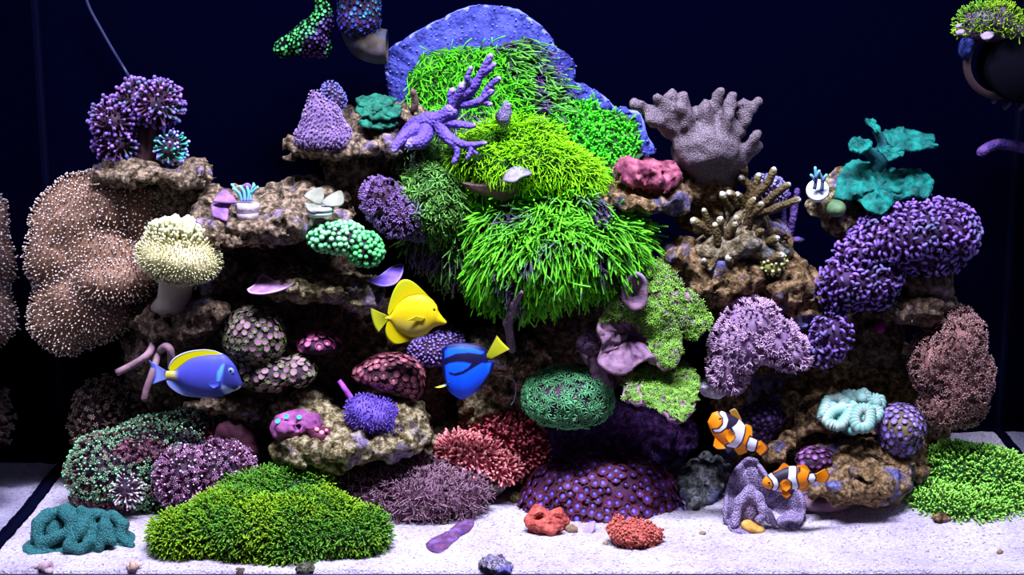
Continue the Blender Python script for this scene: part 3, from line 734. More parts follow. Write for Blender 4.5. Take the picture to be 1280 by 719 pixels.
rock('rock under the pale mushroom leather at left', [(225,398,0.21,62,30,0.06), (262,388,0.18,26,14,0.04), (205,430,0.27,48,44,0.06), (220,470,0.33,60,50,0.05)], BRN, 9, amp=0.020)
rock('high rock ledge carrying the lilac cone coral', [(440,180,0.30,78,15,0.07), (400,186,0.27,34,9,0.05), (470,160,0.36,50,26,0.05), (420,150,0.40,40,24,0.04), (515,150,0.33,22,14,0.05)], TAN, 10, amp=0.020)
rock('narrow rock stem joining the high ledge to the shelf', [('c',450,190,0.33,36,425,262,0.33,20), ('c',410,196,0.30,8,455,232,0.30,9), (470,215,0.38,40,40,0.05)], BRN, 11, amp=0.016)
rock('rock shelf under the pink encrusted plate', [(805,250,0.22,44,14,0.07), (775,244,0.22,20,10,0.05), (845,245,0.24,16,20,0.05)], OCH, 12, amp=0.014)
rock('brown rock below the grey finger leather', [(880,232,0.28,34,18,0.05), (880,262,0.32,36,30,0.05), (905,215,0.33,30,20,0.05)], OCH, 13, amp=0.016)
rock('rust coloured rock carrying the white tipped branching coral', [(905,345,0.24,62,34,0.07), (850,318,0.22,27,20,0.05), (985,355,0.24,40,32,0.06), (875,375,0.28,34,34,0.05), (940,300,0.28,46,30,0.05), (1005,385,0.25,22,24,0.04)], OCH, 14, amp=0.022)
rock('slanting rock with a pale tip under the turquoise plates', [('c',1022,258,0.26,12,1075,290,0.28,28), (1050,240,0.30,22,28,0.04), (1085,262,0.34,50,40,0.05)], YEL, 15, amp=0.014)
rock('ledge rock under the big purple hammer coral', [(1130,385,0.24,48,18,0.06), (1165,378,0.22,24,10,0.04), (1095,420,0.29,36,44,0.05), (1090,340,0.34,50,40,0.05)], BRN, 16, amp=0.016)
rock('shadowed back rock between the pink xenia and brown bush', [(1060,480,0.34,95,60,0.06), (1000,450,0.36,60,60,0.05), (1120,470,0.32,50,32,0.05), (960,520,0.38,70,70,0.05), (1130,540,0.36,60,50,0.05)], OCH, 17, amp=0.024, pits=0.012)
rock('bridging rock slanting behind the upper clownfish', [('c',968,566,0.17,13,1030,512,0.20,15), (1035,520,0.24,36,26,0.06), (975,520,0.26,36,30,0.05)], OCH, 18, amp=0.016)
depth(0.12, 1.0)
rock('pitted front rock under the mint brain coral', [(1075,600,0.11,66,28,0.07), (1055,570,0.17,58,26,0.07), (1115,580,0.15,40,26,0.05), (1040,605,0.09,30,16,0.04), (1110,560,0.22,48,30,0.06)], OCH, 19, amp=0.022, pits=0.012, h=0.005)
depth(0.14, 1.0)
rock('small speckled grey rock left of the clownfish', [(878,606,0.20,28,28,0.045), (865,622,0.17,18,16,0.04), (895,590,0.24,22,20,0.04)], GRY, 20, amp=0.018, pits=0.012, h=0.005)
depth(0.16, 1.0)
rock('dark purple coralline rock behind the purple button dome', [(770,540,0.26,86,40,0.06), (720,555,0.25,50,40,0.05), (830,540,0.28,40,40,0.05)], PUR, 21, amp=0.022, pits=0.012)
depth()
rock('little ledge rock at the foot of the grey stalk', [(622,448,0.28,32,18,0.05), (608,430,0.31,26,16,0.05), (600,490,0.36,34,50,0.05), (650,470,0.38,40,50,0.04)], YEL, 22, amp=0.016)
rock('hidden dark core rock behind the green star polyps', [(660,240,0.40,110,70,0.05), (700,330,0.40,80,60,0.05), (560,270,0.40,60,60,0.05), (730,430,0.42,70,80,0.05), (640,330,0.42,60,60,0.04)], BRN, 23, amp=0.016, h=0.007)
rock('dark rock hollow behind the spotted button coral', [(340,500,0.33,60,40,0.05), (320,540,0.36,50,60,0.04)], BRN, 24, amp=0.018)
rock('small rock with a white crest behind the blue surgeonfish', [(253,505,0.22,26,7,0.03), (290,510,0.24,34,14,0.04)], TAN, 25, amp=0.014)
# ------------------------------------------------------------------ polyp templates
H_THIN = [hair(0.9, 0.055, 5), hair(1.3, 0.055, 5), hair(0.5, 0.06), hair(1.1, 0.05, 5)]
H_MAT = [hair(0.3, 0.10, 3, 4, 0.85, 1.1), hair(0.6, 0.10, 3, 4, 0.85, 1.1), hair(0.9, 0.09, 3, 4, 0.85, 1.1)]
H_SHORT = [hair(0.4, 0.13, 3, 4, 0.9, 1.25), hair(0.7, 0.12, 3, 4, 0.9, 1.25), hair(0.2, 0.13, 3, 4, 0.9, 1.3)]
H_KNOB = [hair(0.15, 0.11, 3, 5, 0.8, 1.7), hair(0.3, 0.11, 3, 5, 0.8, 1.6), hair(0.05, 0.11, 3, 5, 0.8, 1.8)]
H_FAT = [hair(0.35, 0.16, 4, 5, 0.9, 1.25), hair(0.6, 0.16, 4, 5, 0.9, 1.2), hair(0.15, 0.17, 4, 5, 0.9, 1.3)]
STARS = [star(8, 0.75, 0.085, 0.7, 0.55, 3, -0.5) for _ in range(4)]
DAISY = [star(9, 1.0, 0.085, 0.75, 0.45, 4, -1.1, 4) for _ in range(4)]
FEATHER = [star(8, 1.0, 0.13, 1.05, 0.5, 4, -0.6, 4) for _ in range(4)]
def button(nf=16, cup=0.18):
    prof = [(0.40, -0.25), (0.42, 0.25), (0.75, 0.46), (0.98, 0.55), (1.0, 0.60), (0.80, 0.56 - cup*0.4), (0.5, 0.56 - cup), (0.22, 0.55 - cup), (0.12, 0.60 - cup), (0.02, 0.54 - cup)]
    v, f, t = lathe(prof, nf); ms = [(v, f, t)]
    for k in range(nf):
        a = 2 * math.pi * (k + 0.5 * (k % 2)) / nf; c, s = math.cos(a), math.sin(a)
        p = [(0.95*c, 0.95*s, 0.56), (1.18*c, 1.18*s, 0.66)]; q, g, u = tube(p, [0.075, 0.05], 3); ms.append((q, g, u * 0 + 0.40))
    return merge(*ms)
BUTTON = [button(), button(15, 0.26), button(17, 0.1)]
def bean():
    """hammer coral tip: a stalk with a bent sausage across its end"""
    ms = [tube([(0,0,-0.3), (0.05,0,0.4), (0.02,0,0.8)], [0.20, 0.18, 0.20], 6)]; ms[0] = (ms[0][0], ms[0][1], ms[0][2] * 0.45)
    L = random.uniform(0.35, 0.55); w = random.uniform(-0.15, 0.15)
    s = np.linspace(-1, 1, 6); pts = np.stack([w * (1 - s*s) * 2, s * L, 0.92 - 0.12 * s*s], 1)
    v, f, t = tube(pts, [0.12, 0.22, 0.25, 0.25, 0.22, 0.12], 7); zz = np.clip((v[:, 2] - 0.7) / 0.4, 0, 1); ms.append((v, f, 0.5 + 0.5 * zz)); return merge(*ms)
BEAN = [bean() for _ in range(4)]
def bubble():
    v, f, t = lathe([(0.3, -0.4), (0.34, 0.1), (0.5, 0.3), (0.56, 0.55), (0.48, 0.82), (0.26, 1.0), (0.02, 1.05)], 9); return v, f, t
BUBBLE = [bubble()]
MINI = [lathe([(0.40, -0.25), (0.75, 0.46), (1.0, 0.58), (0.6, 0.42), (0.2, 0.40), (0.02, 0.38)], 8)]
DOT = [lathe([(0.5, -0.3), (0.56, 0.4), (0.3, 0.9), (0.02, 1.0)], 6)]

# ------------------------------------------------------------------ skins
GREENBASE = skin_mat('mat_purple_green', (0.014, 0.05, 0.008), (0.02, 0.11, 0.010), 30, 80, 0.6)
DKBASE = skin_mat('dark_flesh', (0.018, 0.008, 0.020), (0.045, 0.020, 0.035), 25, 80, 0.6)
GSP = polyp_mat('star_polyp_green', [(0.0, (0.015, 0.03, 0.01)), (0.35, (0.03, 0.20, 0.008)), (1.0, (0.09, 0.66, 0.008))], 0.45)
GSPY = polyp_mat('star_polyp_yellow_green', [(0.0, (0.03, 0.06, 0.01)), (0.4, (0.13, 0.36, 0.005)), (1.0, (0.27, 0.74, 0.008))], 0.35)
GSPD = polyp_mat('star_polyp_dark_green', [(0.0, (0.03, 0.02, 0.03)), (0.5, (0.05, 0.14, 0.03)), (1.0, (0.16, 0.42, 0.06))], 0.5, alt=[(0, (0.04,0.02,0.05)), (1.0, (0.16, 0.10, 0.22))], alt_lo=0.50, alt_hi=0.62)
GSPP = polyp_mat('star_polyp_green_violet', [(0.0, (0.02, 0.02, 0.02)), (0.4, (0.04, 0.18, 0.015)), (1.0, (0.12, 0.56, 0.015))], 0.5, alt=[(0, (0.02,0.01,0.03)), (1.0, (0.075, 0.055, 0.10))], altfreq=16, alt_lo=0.56, alt_hi=0.66)
GSPL = polyp_mat('star_polyp_olive_green', [(0.0, (0.05, 0.05, 0.02)), (0.35, (0.12, 0.20, 0.01)), (1.0, (0.27, 0.54, 0.015))], 0.45, alt=[(0, (0.06,0.05,0.02)), (1.0, (0.10, 0.34, 0.02))], altfreq=8)

# ------------------------------------------------------------------ the great plate and the green star polyps, centre
V, F, R, topi = sheet((630,150), [(485,98),(486,68),(500,56),(522,42),(546,29),(576,15),(606,9),(642,14),(668,29),(686,47),(692,62),(708,70),(717,86),(714,104),(732,110),(752,122),(770,137),(797,143),(806,168),(818,192),(798,200),(780,230),(720,250),(640,240),(560,190),(500,150)],
    lambda x, y, r: 0.36 + 0.0007 * (150 - y) - 0.05 * (1 - r) - 0.00008 * (x - 630) + 0.012 * math.sin(x * 0.045) * r * r, 0.010, 22, 150, 0.004, 31, rim=0.006, bump=0.002)
plate = thing('plate_coral', 'large upright blue rimmed plate coral behind the green polyps, top centre', 'coral', base_of(V))
PLATE = skin_mat('plate_blue', (0.010, 0.013, 0.10), (0.040, 0.048, 0.24), 40, 130, 0.8, kind='voronoi')
part('plate', V, F, PLATE, plate)
top, TF, TR = topi
p, n = spots(top, TF, 6.5 * S(0.36), None, 0.0)
q = p[(RNG.random(len(p)) < 0.75)]
vv, ff, tt, rr = strew(DOT, p, n, 1.9 * S(0.36), 0.5); part('corallites', vv, ff, polyp_mat('corallite_blue', [(0, (0.06, 0.07, 0.35)), (1, (0.24, 0.22, 0.72))], 0.3), plate, {'t': tt, 'v': rr}, stuff=True)
ring_out = smooth_path(np.array([(485,98),(486,68),(500,56),(522,42),(546,29),(576,15),(606,9),(642,14),(668,29),(686,47),(692,62),(708,70),(717,86),(714,104),(732,110),(752,122),(770,137),(797,143),(806,168),(818,192)], float), 110)
s36 = lambda q: 0.36 + 0.0007 * (150 - q[1]) - 0.00008 * (q[0] - 630) + 0.012 * math.sin(q[0] * 0.045)
rim = np.array([np.array(P(q[0], q[1], s36(q) - 0.004)) for q in ring_out])
rim = rim + 0.0035 * np.stack([fbm(rim * 60, 2), fbm(rim * 60 + 9, 2), fbm(rim * 60 + 19, 2)], 1)
v, f, t = tube(rim, 3.2 * S(0.36), 8); part('rim', v, f, skin_mat('plate_rim', (0.07, 0.09, 0.44), (0.18, 0.21, 0.70), 60, 160, 0.5), plate, label='pale blue rim')

def to_px(p):
    d = p - np.array([0, -DCAM, HCAM]); c = d[:, 1] * CP - d[:, 2] * SP; u = d[:, 1] * SP + d[:, 2] * CP
    return 640 + FPX * d[:, 0] / c, 359.5 - FPX * u / c
def inpoly(poly, soft=10, freq=0.06):
    def m(p, n):
        x, y = to_px(p); q = poly_sd(x, y, poly) + soft * fbm(np.stack([x * freq, y * freq, 0 * x], 1), 2); return q < 0
    return m
def on_plate(name, label, poly, tm, pm, spacing, size, flow, jit, bias=None, soft=10, svar=0.35):
    p, n = spots(top, TF, spacing * S(0.34), inpoly(poly, soft), -0.1, dens=12)
    p = p + n * 0.004
    root = thing(name, label, 'coral', base_of(p)); x, y = to_px(top); m = (poly_sd(x, y, poly) < 6)
    TT_ = TF[m[TF].all(1)]
    if len(TT_):
        used = np.unique(TT_); re = np.full(len(top), -1); re[used] = np.arange(len(used)); b = top[used]
        nn = np.array([0, -1.0, 0.25]) * 0.006; h = len(b)
        part('base', np.concatenate([b + nn, b + nn * 0.1]), np.concatenate([re[TT_], re[TT_][:, ::-1] + h]), GREENBASE, root)
    d = n + np.array(flow) + RNG.normal(size=n.shape) * jit
    vv, ff, tt, rr = strew(tm, p, d, size * S(0.34), svar, bias); part('polyps', vv, ff, pm, root, {'t': tt, 'v': rr}, stuff=True)
on_plate('star_polyp_coral', 'bright green star polyp mat in the middle of the big blue plate', [(512,92),(530,72),(570,62),(625,62),(650,80),(660,120),(650,190),(560,200),(515,150)], H_THIN, GSP, 3.0, 15, (0, -0.1, 0.0), 0.35, (0.3, 0, -0.6))
on_plate('star_polyp_coral', 'dark streaked green star polyps on the right shoulder of the blue plate', [(618,62),(655,50),(688,90),(702,120),(690,150),(660,165),(640,120)], H_THIN, polyp_mat('star_polyp_streaked', [(0.0, (0.02, 0.01, 0.03)), (0.5, (0.05, 0.09, 0.04)), (1.0, (0.10, 0.42, 0.03))], 0.5, alt=[(0, (0.03, 0.015, 0.06)), (1.0, (0.10, 0.05, 0.15))], altfreq=26, alt_lo=0.46, alt_hi=0.58), 3.1, 19, (0.5, -0.1, 0.2), 0.25, (0.6, 0, -0.6))
on_plate('star_polyp_coral', 'short dense emerald star polyps on the lower right of the blue plate', [(690,130),(730,128),(765,145),(792,152),(800,190),(780,215),(750,240),(690,215),(665,165)], H_SHORT, polyp_mat('star_polyp_emerald', [(0, (0.02, 0.10, 0.02)), (0.4, (0.04, 0.42, 0.02)), (1, (0.10, 0.90, 0.03))], 0.45), 2.5, 7.5, (0, -0.1, 0.2), 0.45)

def stars(label, blobs, pm, spacing, size, Y, flow, jit, bias=None, seed=0, tm=None, bm=None, **kw):
    return colony('star_polyp_coral', label, 'coral', blobs, bm or GREENBASE, tm or H_THIN, pm, spacing, size, Y, flow, jit, seed=seed, bias=bias, amp=0.010, **kw)
stars('glowing yellow green star polyp mound in the centre, below the blue plate', [(655,205,0.24,72,26,0.06), (600,200,0.24,34,22,0.05), (715,222,0.25,36,22,0.05), (640,180,0.28,60,26,0.05)], GSPY, 2.2, 11.5, 0.24, (0, -0.2, 0.45), 0.35, (0, -0.3, -0.7), 31)
stars('big hanging green star polyp mass in the centre, largest of the green clumps', [(690,312,0.20,78,42,0.08), (750,308,0.21,48,38,0.07), (658,330,0.20,48,38,0.06), (640,290,0.24,40,36,0.05), (710,272,0.24,54,30,0.06)], GSPP, 2.8, 23, 0.2, (0.05, -0.35, 0.0), 0.35, (0.05, -0.1, -1.0), 32)
stars('green star polyps hanging at the left edge of the big green mass', [(618,342,0.25,24,30,0.04), (612,312,0.28,24,32,0.04)], GSP, 3.1, 19, 0.25, (-0.3, -0.2, 0), 0.3, (-0.2, 0, -1), 33)
stars('dull green star polyp ball left of the glowing mound', [(544,250,0.24,36,42,0.055)], GSPD, 3.2, 12, 0.24, (0, -0.1, 0.1), 0.45, (0, 0, -1), 34, tm=H_THIN + STARS[:2])
stars('dark green polyps hanging under the dull green ball', [(572,310,0.28,30,40,0.05), (545,300,0.30,30,24,0.04)], GSPD, 3.5, 15, 0.28, (0, -0.1, 0), 0.4, (0, 0, -1), 35)
stars('yellow green star polyps linking the glowing mound to the hanging mass', [(655,245,0.27,36,20,0.04), (700,250,0.27,46,22,0.04), (605,235,0.27,24,18,0.04)], GSPY, 2.7, 14, 0.27, (-0.1, -0.2, 0.2), 0.4, (-0.1, -0.2, -0.8), 36)
stars('dim green fringe polyps tucked behind the purple staghorn', [(585,165,0.31,40,22,0.03), (530,190,0.30,30,20,0.03), (505,140,0.34,24,20,0.03)], GSPD, 3.5, 13, 0.3, (0, -0.2, 0), 0.4, (0, 0, -1), 37)

# ------------------------------------------------------------------ yellow-green plates right of centre
LIME = polyp_mat('lime_polyp', [(0, (0.08, 0.06, 0.05)), (0.5, (0.15, 0.32, 0.04)), (1, (0.34, 0.68, 0.09))], 0.35, alt=[(0, (0.10, 0.05, 0.08)), (1, (0.32, 0.27, 0.24))], altfreq=16, alt_lo=0.58, alt_hi=0.72)
MAUVEPLATE = skin_mat('mauve_plate', (0.12, 0.06, 0.11), (0.26, 0.15, 0.20), 30, 120, 0.5)
def plates(label, cen, out, Yfn, poly=None, pm=LIME, sp=5.5, size=7, mat=MAUVEPLATE, tm=STARS, thick=0.012, name='plate_coral', rings=12):
    V, F, R, (top_, F_, R_) = sheet(cen, out, Yfn, thick, 18, 100, 0.008, 6, cen[0], rim=0.002, bump=0.010)
    root = thing(name, label, 'coral', base_of(V)); part('plate', V, F, mat, root)
    Y0 = Yfn(cen[0], cen[1], 0)
    p, n = spots(top_, F_, sp * S(Y0), inpoly(poly, 5) if poly else None, -0.3, dens=12)
    vv, ff, tt, rr = strew(tm, p, n + RNG.normal(size=n.shape) * 0.3 + [0, 0, 0.2], size * S(Y0), 0.3); part('polyps', vv, ff, pm, root, {'t': tt, 'v': rr}, stuff=True)
    return root
plates('lime polyped plate rising behind the fleshy frill, right of centre', (828,365), [(806,330),(826,328),(842,345),(852,368),(876,378),(884,398),(880,416),(862,420),(850,408),(835,412),(815,405),(805,370)], lambda x, y, r: 0.15 - 0.0004 * (y - 365) - 0.02 * (1 - r), sp=3.8, size=6.5)
plates('lime polyped plate with bare mauve hollow in its middle', (788,420), [(760,380),(790,368),(815,378),(838,392),(852,420),(848,455),(828,462),(815,450),(800,455),(775,470),(748,455),(752,430),(745,410)], lambda x, y, r: 0.115 + 0.06 * (1 - r) ** 1.5 - 0.0003 * (y - 420), sp=3.6, size=6,
       poly=[(758,382),(790,368),(815,378),(838,392),(852,420),(848,455),(832,462),(815,440),(806,415),(790,400),(770,398),(752,404)])
plates('lowest lime plate with a pale rim above the purple dome', (820,490), [(776,498),(785,480),(815,462),(845,455),(866,466),(872,490),(866,515),(848,530),(830,520),(812,508),(792,506)], lambda x, y, r: 0.10 + 0.0022 * (495 - y), thick=0.010, size=6, sp=3.6)
plates('small ragged mauve plate left of the lime plates', (738,430), [(720,428),(734,412),(752,420),(758,450),(764,485),(752,500),(742,470),(728,448)], lambda x, y, r: 0.16 + 0.0008 * (x - 738), sp=4, poly=[(722,418),(760,418),(742,440),(722,440)], pm=polyp_mat('mauve_tuft', [(0, (0.1, 0.05, 0.1)), (1, (0.36, 0.22, 0.36))], 0.3), size=6)
V, F, t = tube(smooth_path(px_path([(778,372,0.11),(784,352,0.10),(795,342,0.095),(806,352,0.10),(806,376,0.11)]), 24), 2.8 * S(0.2), 8)
frill = thing('frill_coral', 'dusky mauve cupped frill beside the lime plate', 'coral', base_of(V)); part('rim', V, F, skin_mat('frill_rim', (0.20, 0.12, 0.22), (0.34, 0.24, 0.36), 50), frill)
V, F, R, _ = sheet((792,368), [(778,376),(780,352),(795,341),(807,352),(808,380),(792,388)], lambda x, y, r: 0.098 + 0.022 * (1 - r), 0.006, 6, 40); part('cup', V, F, MAUVEPLATE, frill)

V, F = solid([('c',630,150,0.19,8,633,132,0.18,5), (628,146,0.19,9,10,0.02)], 0.004, 0.008, 0.006, 50); solo('branching_coral', 'grey lilac knob poking out between the green mats right of the staghorn', 'coral', V, F, dotted_mat('lilac_knob', (0.13, 0.10, 0.20), (0.30, 0.26, 0.42), 300, 0.5))
V, F, R, _ = sheet((645,219), [(628,226),(634,214),(646,208),(660,212),(664,218),(652,222),(642,228)], lambda x, y, r: 0.12 + 0.002 * (222 - y), 0.005, 6, 40); solo('plate_coral', 'small pale lilac plate lip jutting from under the glowing mound', 'coral', V, F, skin_mat('lip_plate', (0.12, 0.10, 0.16), (0.26, 0.24, 0.32), 50, 120, 0.4))
V, F, R, _ = sheet((620,234), [(578,228),(600,230),(630,226),(656,226),(650,240),(630,250),(606,244),(588,238)], lambda x, y, r: 0.17 - 0.0005 * (234 - y), 0.010, 7, 50); solo('plate_coral', 'bare brown plate underside below the glowing mound', 'coral', V, F, skin_mat('bare_plate', (0.10, 0.055, 0.045), (0.20, 0.12, 0.10), 30, 100, 0.4))
# ------------------------------------------------------------------ green daisy dome
root, V, F = colony_parts('star_polyp_coral', 'mint green daisy polyp dome beside the red coral, above the purple dome', 'coral', [(708,496,0.18,52,34,0.06), (735,500,0.19,30,26,0.05)], DKBASE, DAISY,
    polyp_mat('daisy_green', [(0, (0.05, 0.03, 0.06)), (0.3, (0.05, 0.16, 0.06)), (1, (0.14, 0.52, 0.20))], 0.3, per_object=True), 6.6, 8.0, 0.18, jit=0.3, seed=41)
# ------------------------------------------------------------------ left side
# big brown toadstool leather against the glass
TOADB = skin_mat('toadstool_flesh', (0.13, 0.066, 0.034), (0.22, 0.125, 0.08), 14, 120, 0.4)
TOADP = polyp_mat('toadstool_polyp', [(0, (0.15, 0.08, 0.042)), (0.6, (0.26, 0.16, 0.095)), (0.85, (0.56, 0.45, 0.37)), (1, (0.72, 0.63, 0.57))], 0.3)
colony('leather_coral', 'huge brown leather coral dotted with white polyps, spread against the left glass', 'coral',
    [(132,258,0.30,74,38,0.06), (86,278,0.275,44,42,0.05), (72,322,0.265,37,44,0.045), (180,285,0.31,55,42,0.05), (105,382,0.245,64,46,0.055), (82,400,0.25,44,36,0.045), (125,330,0.27,60,56,0.06), (128,350,0.20,26,20,0.04), (160,352,0.21,36,20,0.04), (92,420,0.245,30,18,0.04)],
    TOADB, H_KNOB, TOADP, 3.8, 5.2, 0.33, (0, -0.15, 0.15), 0.2, h=0.0055, k=0.010, seed=51, amp=0.012, freq=14)
# pale mushroom leather
colony_root, V, F = colony('leather_coral', 'pale cream mushroom leather coral with waving tentacles on its cap', 'coral', [(224,322,0.13,50,29,0.055,8), (226,312,0.15,44,24,0.05,8)], skin_mat('cap_flesh', (0.42, 0.36, 0.14), (0.62, 0.56, 0.28), 20, 100, 0.4),
    [hair(0.15, 0.13, 3, 5, 0.85, 1.5), hair(0.3, 0.12, 3, 5, 0.85, 1.5)], polyp_mat('cap_polyp', [(0, (0.28, 0.22, 0.06)), (0.5, (0.46, 0.44, 0.16)), (0.85, (0.66, 0.70, 0.36)), (1, (0.82, 0.84, 0.66))], 0.2), 3.2, 4.6, 0.1, (0, -0.05, 0.2), 0.15, seed=52, amp=0.003,
    szfn=lambda p, n: 1 + 2.0 * sstep(0.75, 0.98, n[:, 2]), svar=0.2, k=0.01)
V, F = solid([('c', 224,335,0.15,22, 216,380,0.18,20), (214,384,0.18,26,12,0.03)], 0.005, 0.01, 0.002); part('stalk', V, F, skin_mat('cap_stalk', (0.30, 0.22, 0.15), (0.42, 0.34, 0.24), 20, 80, 0.3), colony_root, label='smooth tan stalk')
# frogspawn on the upper left shelf
FROG = polyp_mat('frogspawn', [(0, (0.03, 0.01, 0.02)), (0.55, (0.07, 0.025, 0.06)), (0.8, (0.11, 0.05, 0.18)), (1, (0.25, 0.14, 0.50))], 0.35, alt=[(0, (0.02,0.02,0.02)), (0.6, (0.03, 0.12, 0.09)), (1, (0.15, 0.12, 0.40))], altfreq=24, alt_lo=0.58, alt_hi=0.70)
FH = [hair(0.25, 0.15, 4, 5, 0.85, 1.75), hair(0.5, 0.14, 4, 5, 0.85, 1.7), hair(0.1, 0.15, 4, 5, 0.85, 1.8)]
r_, V, F = colony('frogspawn_coral', 'purple tipped branching frogspawn coral on the upper left shelf', 'coral', [(144,150,0.26,20,20,0.04), (150,178,0.27,20,16,0.04), (170,125,0.28,16,16,0.035), (196,128,0.26,22,18,0.04), (206,138,0.26,14,10,0.03)], DKBASE, FH, FROG, 4.2, 9, 0.26, (0, 0, 0.1), 0.25, seed=53, face=-0.4)
for k, (a, b) in enumerate([((180,202,0.27), (150,160,0.27)), ((182,202,0.27), (194,140,0.27)), ((180,204,0.27), (170,140,0.28))]):
    v, f, t = branch([a, ((a[0]+b[0])/2 + 4, (a[1]+b[1])/2, 0.27), b], 10, 7, 8, 9, 0.004, k); part('stem', v, f, skin_mat('frog_stem', (0.04, 0.02, 0.025), (0.10, 0.05, 0.05), 30, 80, 0.6), r_)
ZPB = polyp_mat('zoa_blue_green', [(0, (0.04, 0.03, 0.12)), (0.35, (0.18, 0.14, 0.60)), (0.6, (0.10, 0.10, 0.34)), (0.85, (0.04, 0.45, 0.32)), (1, (0.05, 0.55, 0.35))], 0.35)
colony('button_coral', 'little round blue button coral with turquoise centre beside the frogspawn', 'coral', [(212,184,0.24,13,16,0.025)], DKBASE, FH, polyp_mat('frog_small', [(0, (0.03, 0.10, 0.10)), (0.45, (0.05, 0.30, 0.22)), (0.8, (0.20, 0.15, 0.60)), (1, (0.40, 0.34, 0.9))], 0.3, alt=[(0, (0.02, 0.12, 0.08)), (1, (0.04, 0.55, 0.32))], altfreq=30, alt_lo=0.55, alt_hi=0.6), 4.6, 7, 0.24, (0, 0, 0.1), 0.2, seed=54)
# frag plugs and plates on the tan shelf
WHITE = skin_mat('frag_plug', (0.42, 0.34, 0.40), (0.62, 0.52, 0.57), 40, 120, 0.3)
def disc_plug(x, y, Y, r, h, root, name='plug', mat=None, tilt=None):
    v, f, t = lathe([(0.01, -h), (r*0.8, -h), (r*0.95, -h*0.55), (r*0.86, -h*0.45), (r, -h*0.35), (r, -1), (r-1, 0), (0.01, 0)], 28)
    if tilt: v, f, t = rot_to((v, f, t), tilt)
    part(name, v * S(Y) + np.array(P(x, y, Y)), f, mat or WHITE, root)
root = thing('frag_coral', 'white frag plug with tiny cyan branches on the tan shelf', 'coral', tuple(P(309, 276, 0.16)))
disc_plug(309, 254, 0.16, 15, 22, root)
for k, b in enumerate([[(302,252,0.16),(299,242,0.155),(292,236,0.15)], [(299,243,0.156),(290,231,0.15)], [(306,252,0.16),(305,240,0.16),(300,233,0.16)], [(313,252,0.155),(314,240,0.155),(318,232,0.15)], [(314,241,0.155),(322,234,0.15)], [(310,252,0.16),(311,242,0.16),(309,234,0.16)], [(316,243,0.155),(317,230,0.155)]]):
    v, f, t = branch(b, 2.2, 1.5, 7, 6, 0, k); part('branch', v, f, polyp_mat('cyan_branch', [(0, (0.25, 0.22, 0.5)), (0.3, (0.10, 0.50, 0.52)), (1, (0.30, 0.85, 0.80))], 0.0), root, {'t': t, 'v': t * 0 + 0.5})
LILPL = skin_mat('lilac_plate', (0.15, 0.06, 0.23), (0.28, 0.14, 0.36), 60, 160, 0.5)
V, F, R, _ = sheet((309,238), [(301,246),(302,234),(309,229),(315,234),(314,246),(308,250)], lambda x, y, r: 0.172 + 0.0006 * (y - 238), 0.004, 5, 30); part('plate', V, F, LILPL, root, label='round purple plate')
root = thing('plate_coral', 'folded violet plate coral leaning left of the cyan frag plug', 'coral', tuple(P(278, 275, 0.15)))
V, F, R, _ = sheet((278,262), [(264,256),(276,254),(290,252),(286,262),(284,276),(274,274),(266,270)], lambda x, y, r: 0.145 - 0.0012 * (y - 262), 0.005, 7, 44, 0.002, 3); part('plate', V, F, LILPL, root)
V, F, R, _ = sheet((281,246), [(266,252),(274,242),(281,237),(290,244),(296,254),(282,254)], lambda x, y, r: 0.155 - 0.0020 * (y - 246), 0.005, 7, 44, 0.002, 3); part('plate', V, F, LILPL, root)
root = thing('frag_coral', 'white frag plug with three grey green lobes on the shelf edge', 'coral', tuple(P(401, 268, 0.15)))
disc_plug(400, 258, 0.15, 18, 12, root, mat=skin_mat('plug_pale', (0.48, 0.48, 0.50), (0.62, 0.62, 0.63), 40, 120, 0.2))
GG = skin_mat('greygreen_lobe', (0.15, 0.16, 0.11), (0.27, 0.27, 0.20), 40, 140, 0.3)
for o_, c_ in [([(380,246),(386,240),(402,235),(405,246),(400,256),(386,250)], (394,246)), ([(402,254),(410,246),(426,239),(430,252),(424,258),(408,258)], (416,250)), ([(380,254),(392,256),(402,258),(396,266),(386,264)], (390,260))]:
    V, F, R, _ = sheet(c_, o_, lambda x, y, r: 0.145 + 0.0015 * (250 - y), 0.0045, 6, 40, 0.001, 3, rim=0.001); part('lobe', V, F, GG, root)
v, f, t = branch([(391,268,0.135),(390,274,0.135),(389,280,0.135)], 2, 3, 5, 6, 0); part('drip', v, f, GG, root)
# thin plates
def platelet(label, cen, out, Yfn, c0, c1, rimc, thick=0.005):
    V, F, R, (tp, F_, R_) = sheet(cen, out, Yfn, thick, 9, 60, 0.002, 3)
    root = thing('plate_coral', label, 'coral', base_of(V)); nm = 'plate_%d' % int(cen[0]); part('plate', V, F, skin_mat(nm, c0, c1, 50, 150, 0.5), root)
    ring = tp[-60:]; ring = np.vstack([ring, ring[:1]]); v, f, t = tube(ring, 1.3 * S(Yfn(*cen, 0)), 6); part('rim', v, f, skin_mat(nm + '_rim', rimc, rimc, 50, 150, 0.2), root, label='paler rim')
platelet('upturned mauve plate coral with a pink rim below the tan shelf', (340,356), [(310,363),(320,356),(328,345),(345,353),(358,350),(364,341),(372,345),(368,354),(352,363),(330,368),(314,367)], lambda x, y, r: 0.15 + 0.004 * (360 - y), (0.20, 0.09, 0.18), (0.36, 0.20, 0.32), (0.55, 0.32, 0.50))
platelet('deep violet plate coral wedged above the yellow fish', (484,346), [(460,352),(475,346),(490,335),(503,332),(501,346),(492,356),(476,358)], lambda x, y, r: 0.17 + 0.003 * (348 - y), (0.10, 0.05, 0.34), (0.18, 0.11, 0.50), (0.26, 0.18, 0.62))
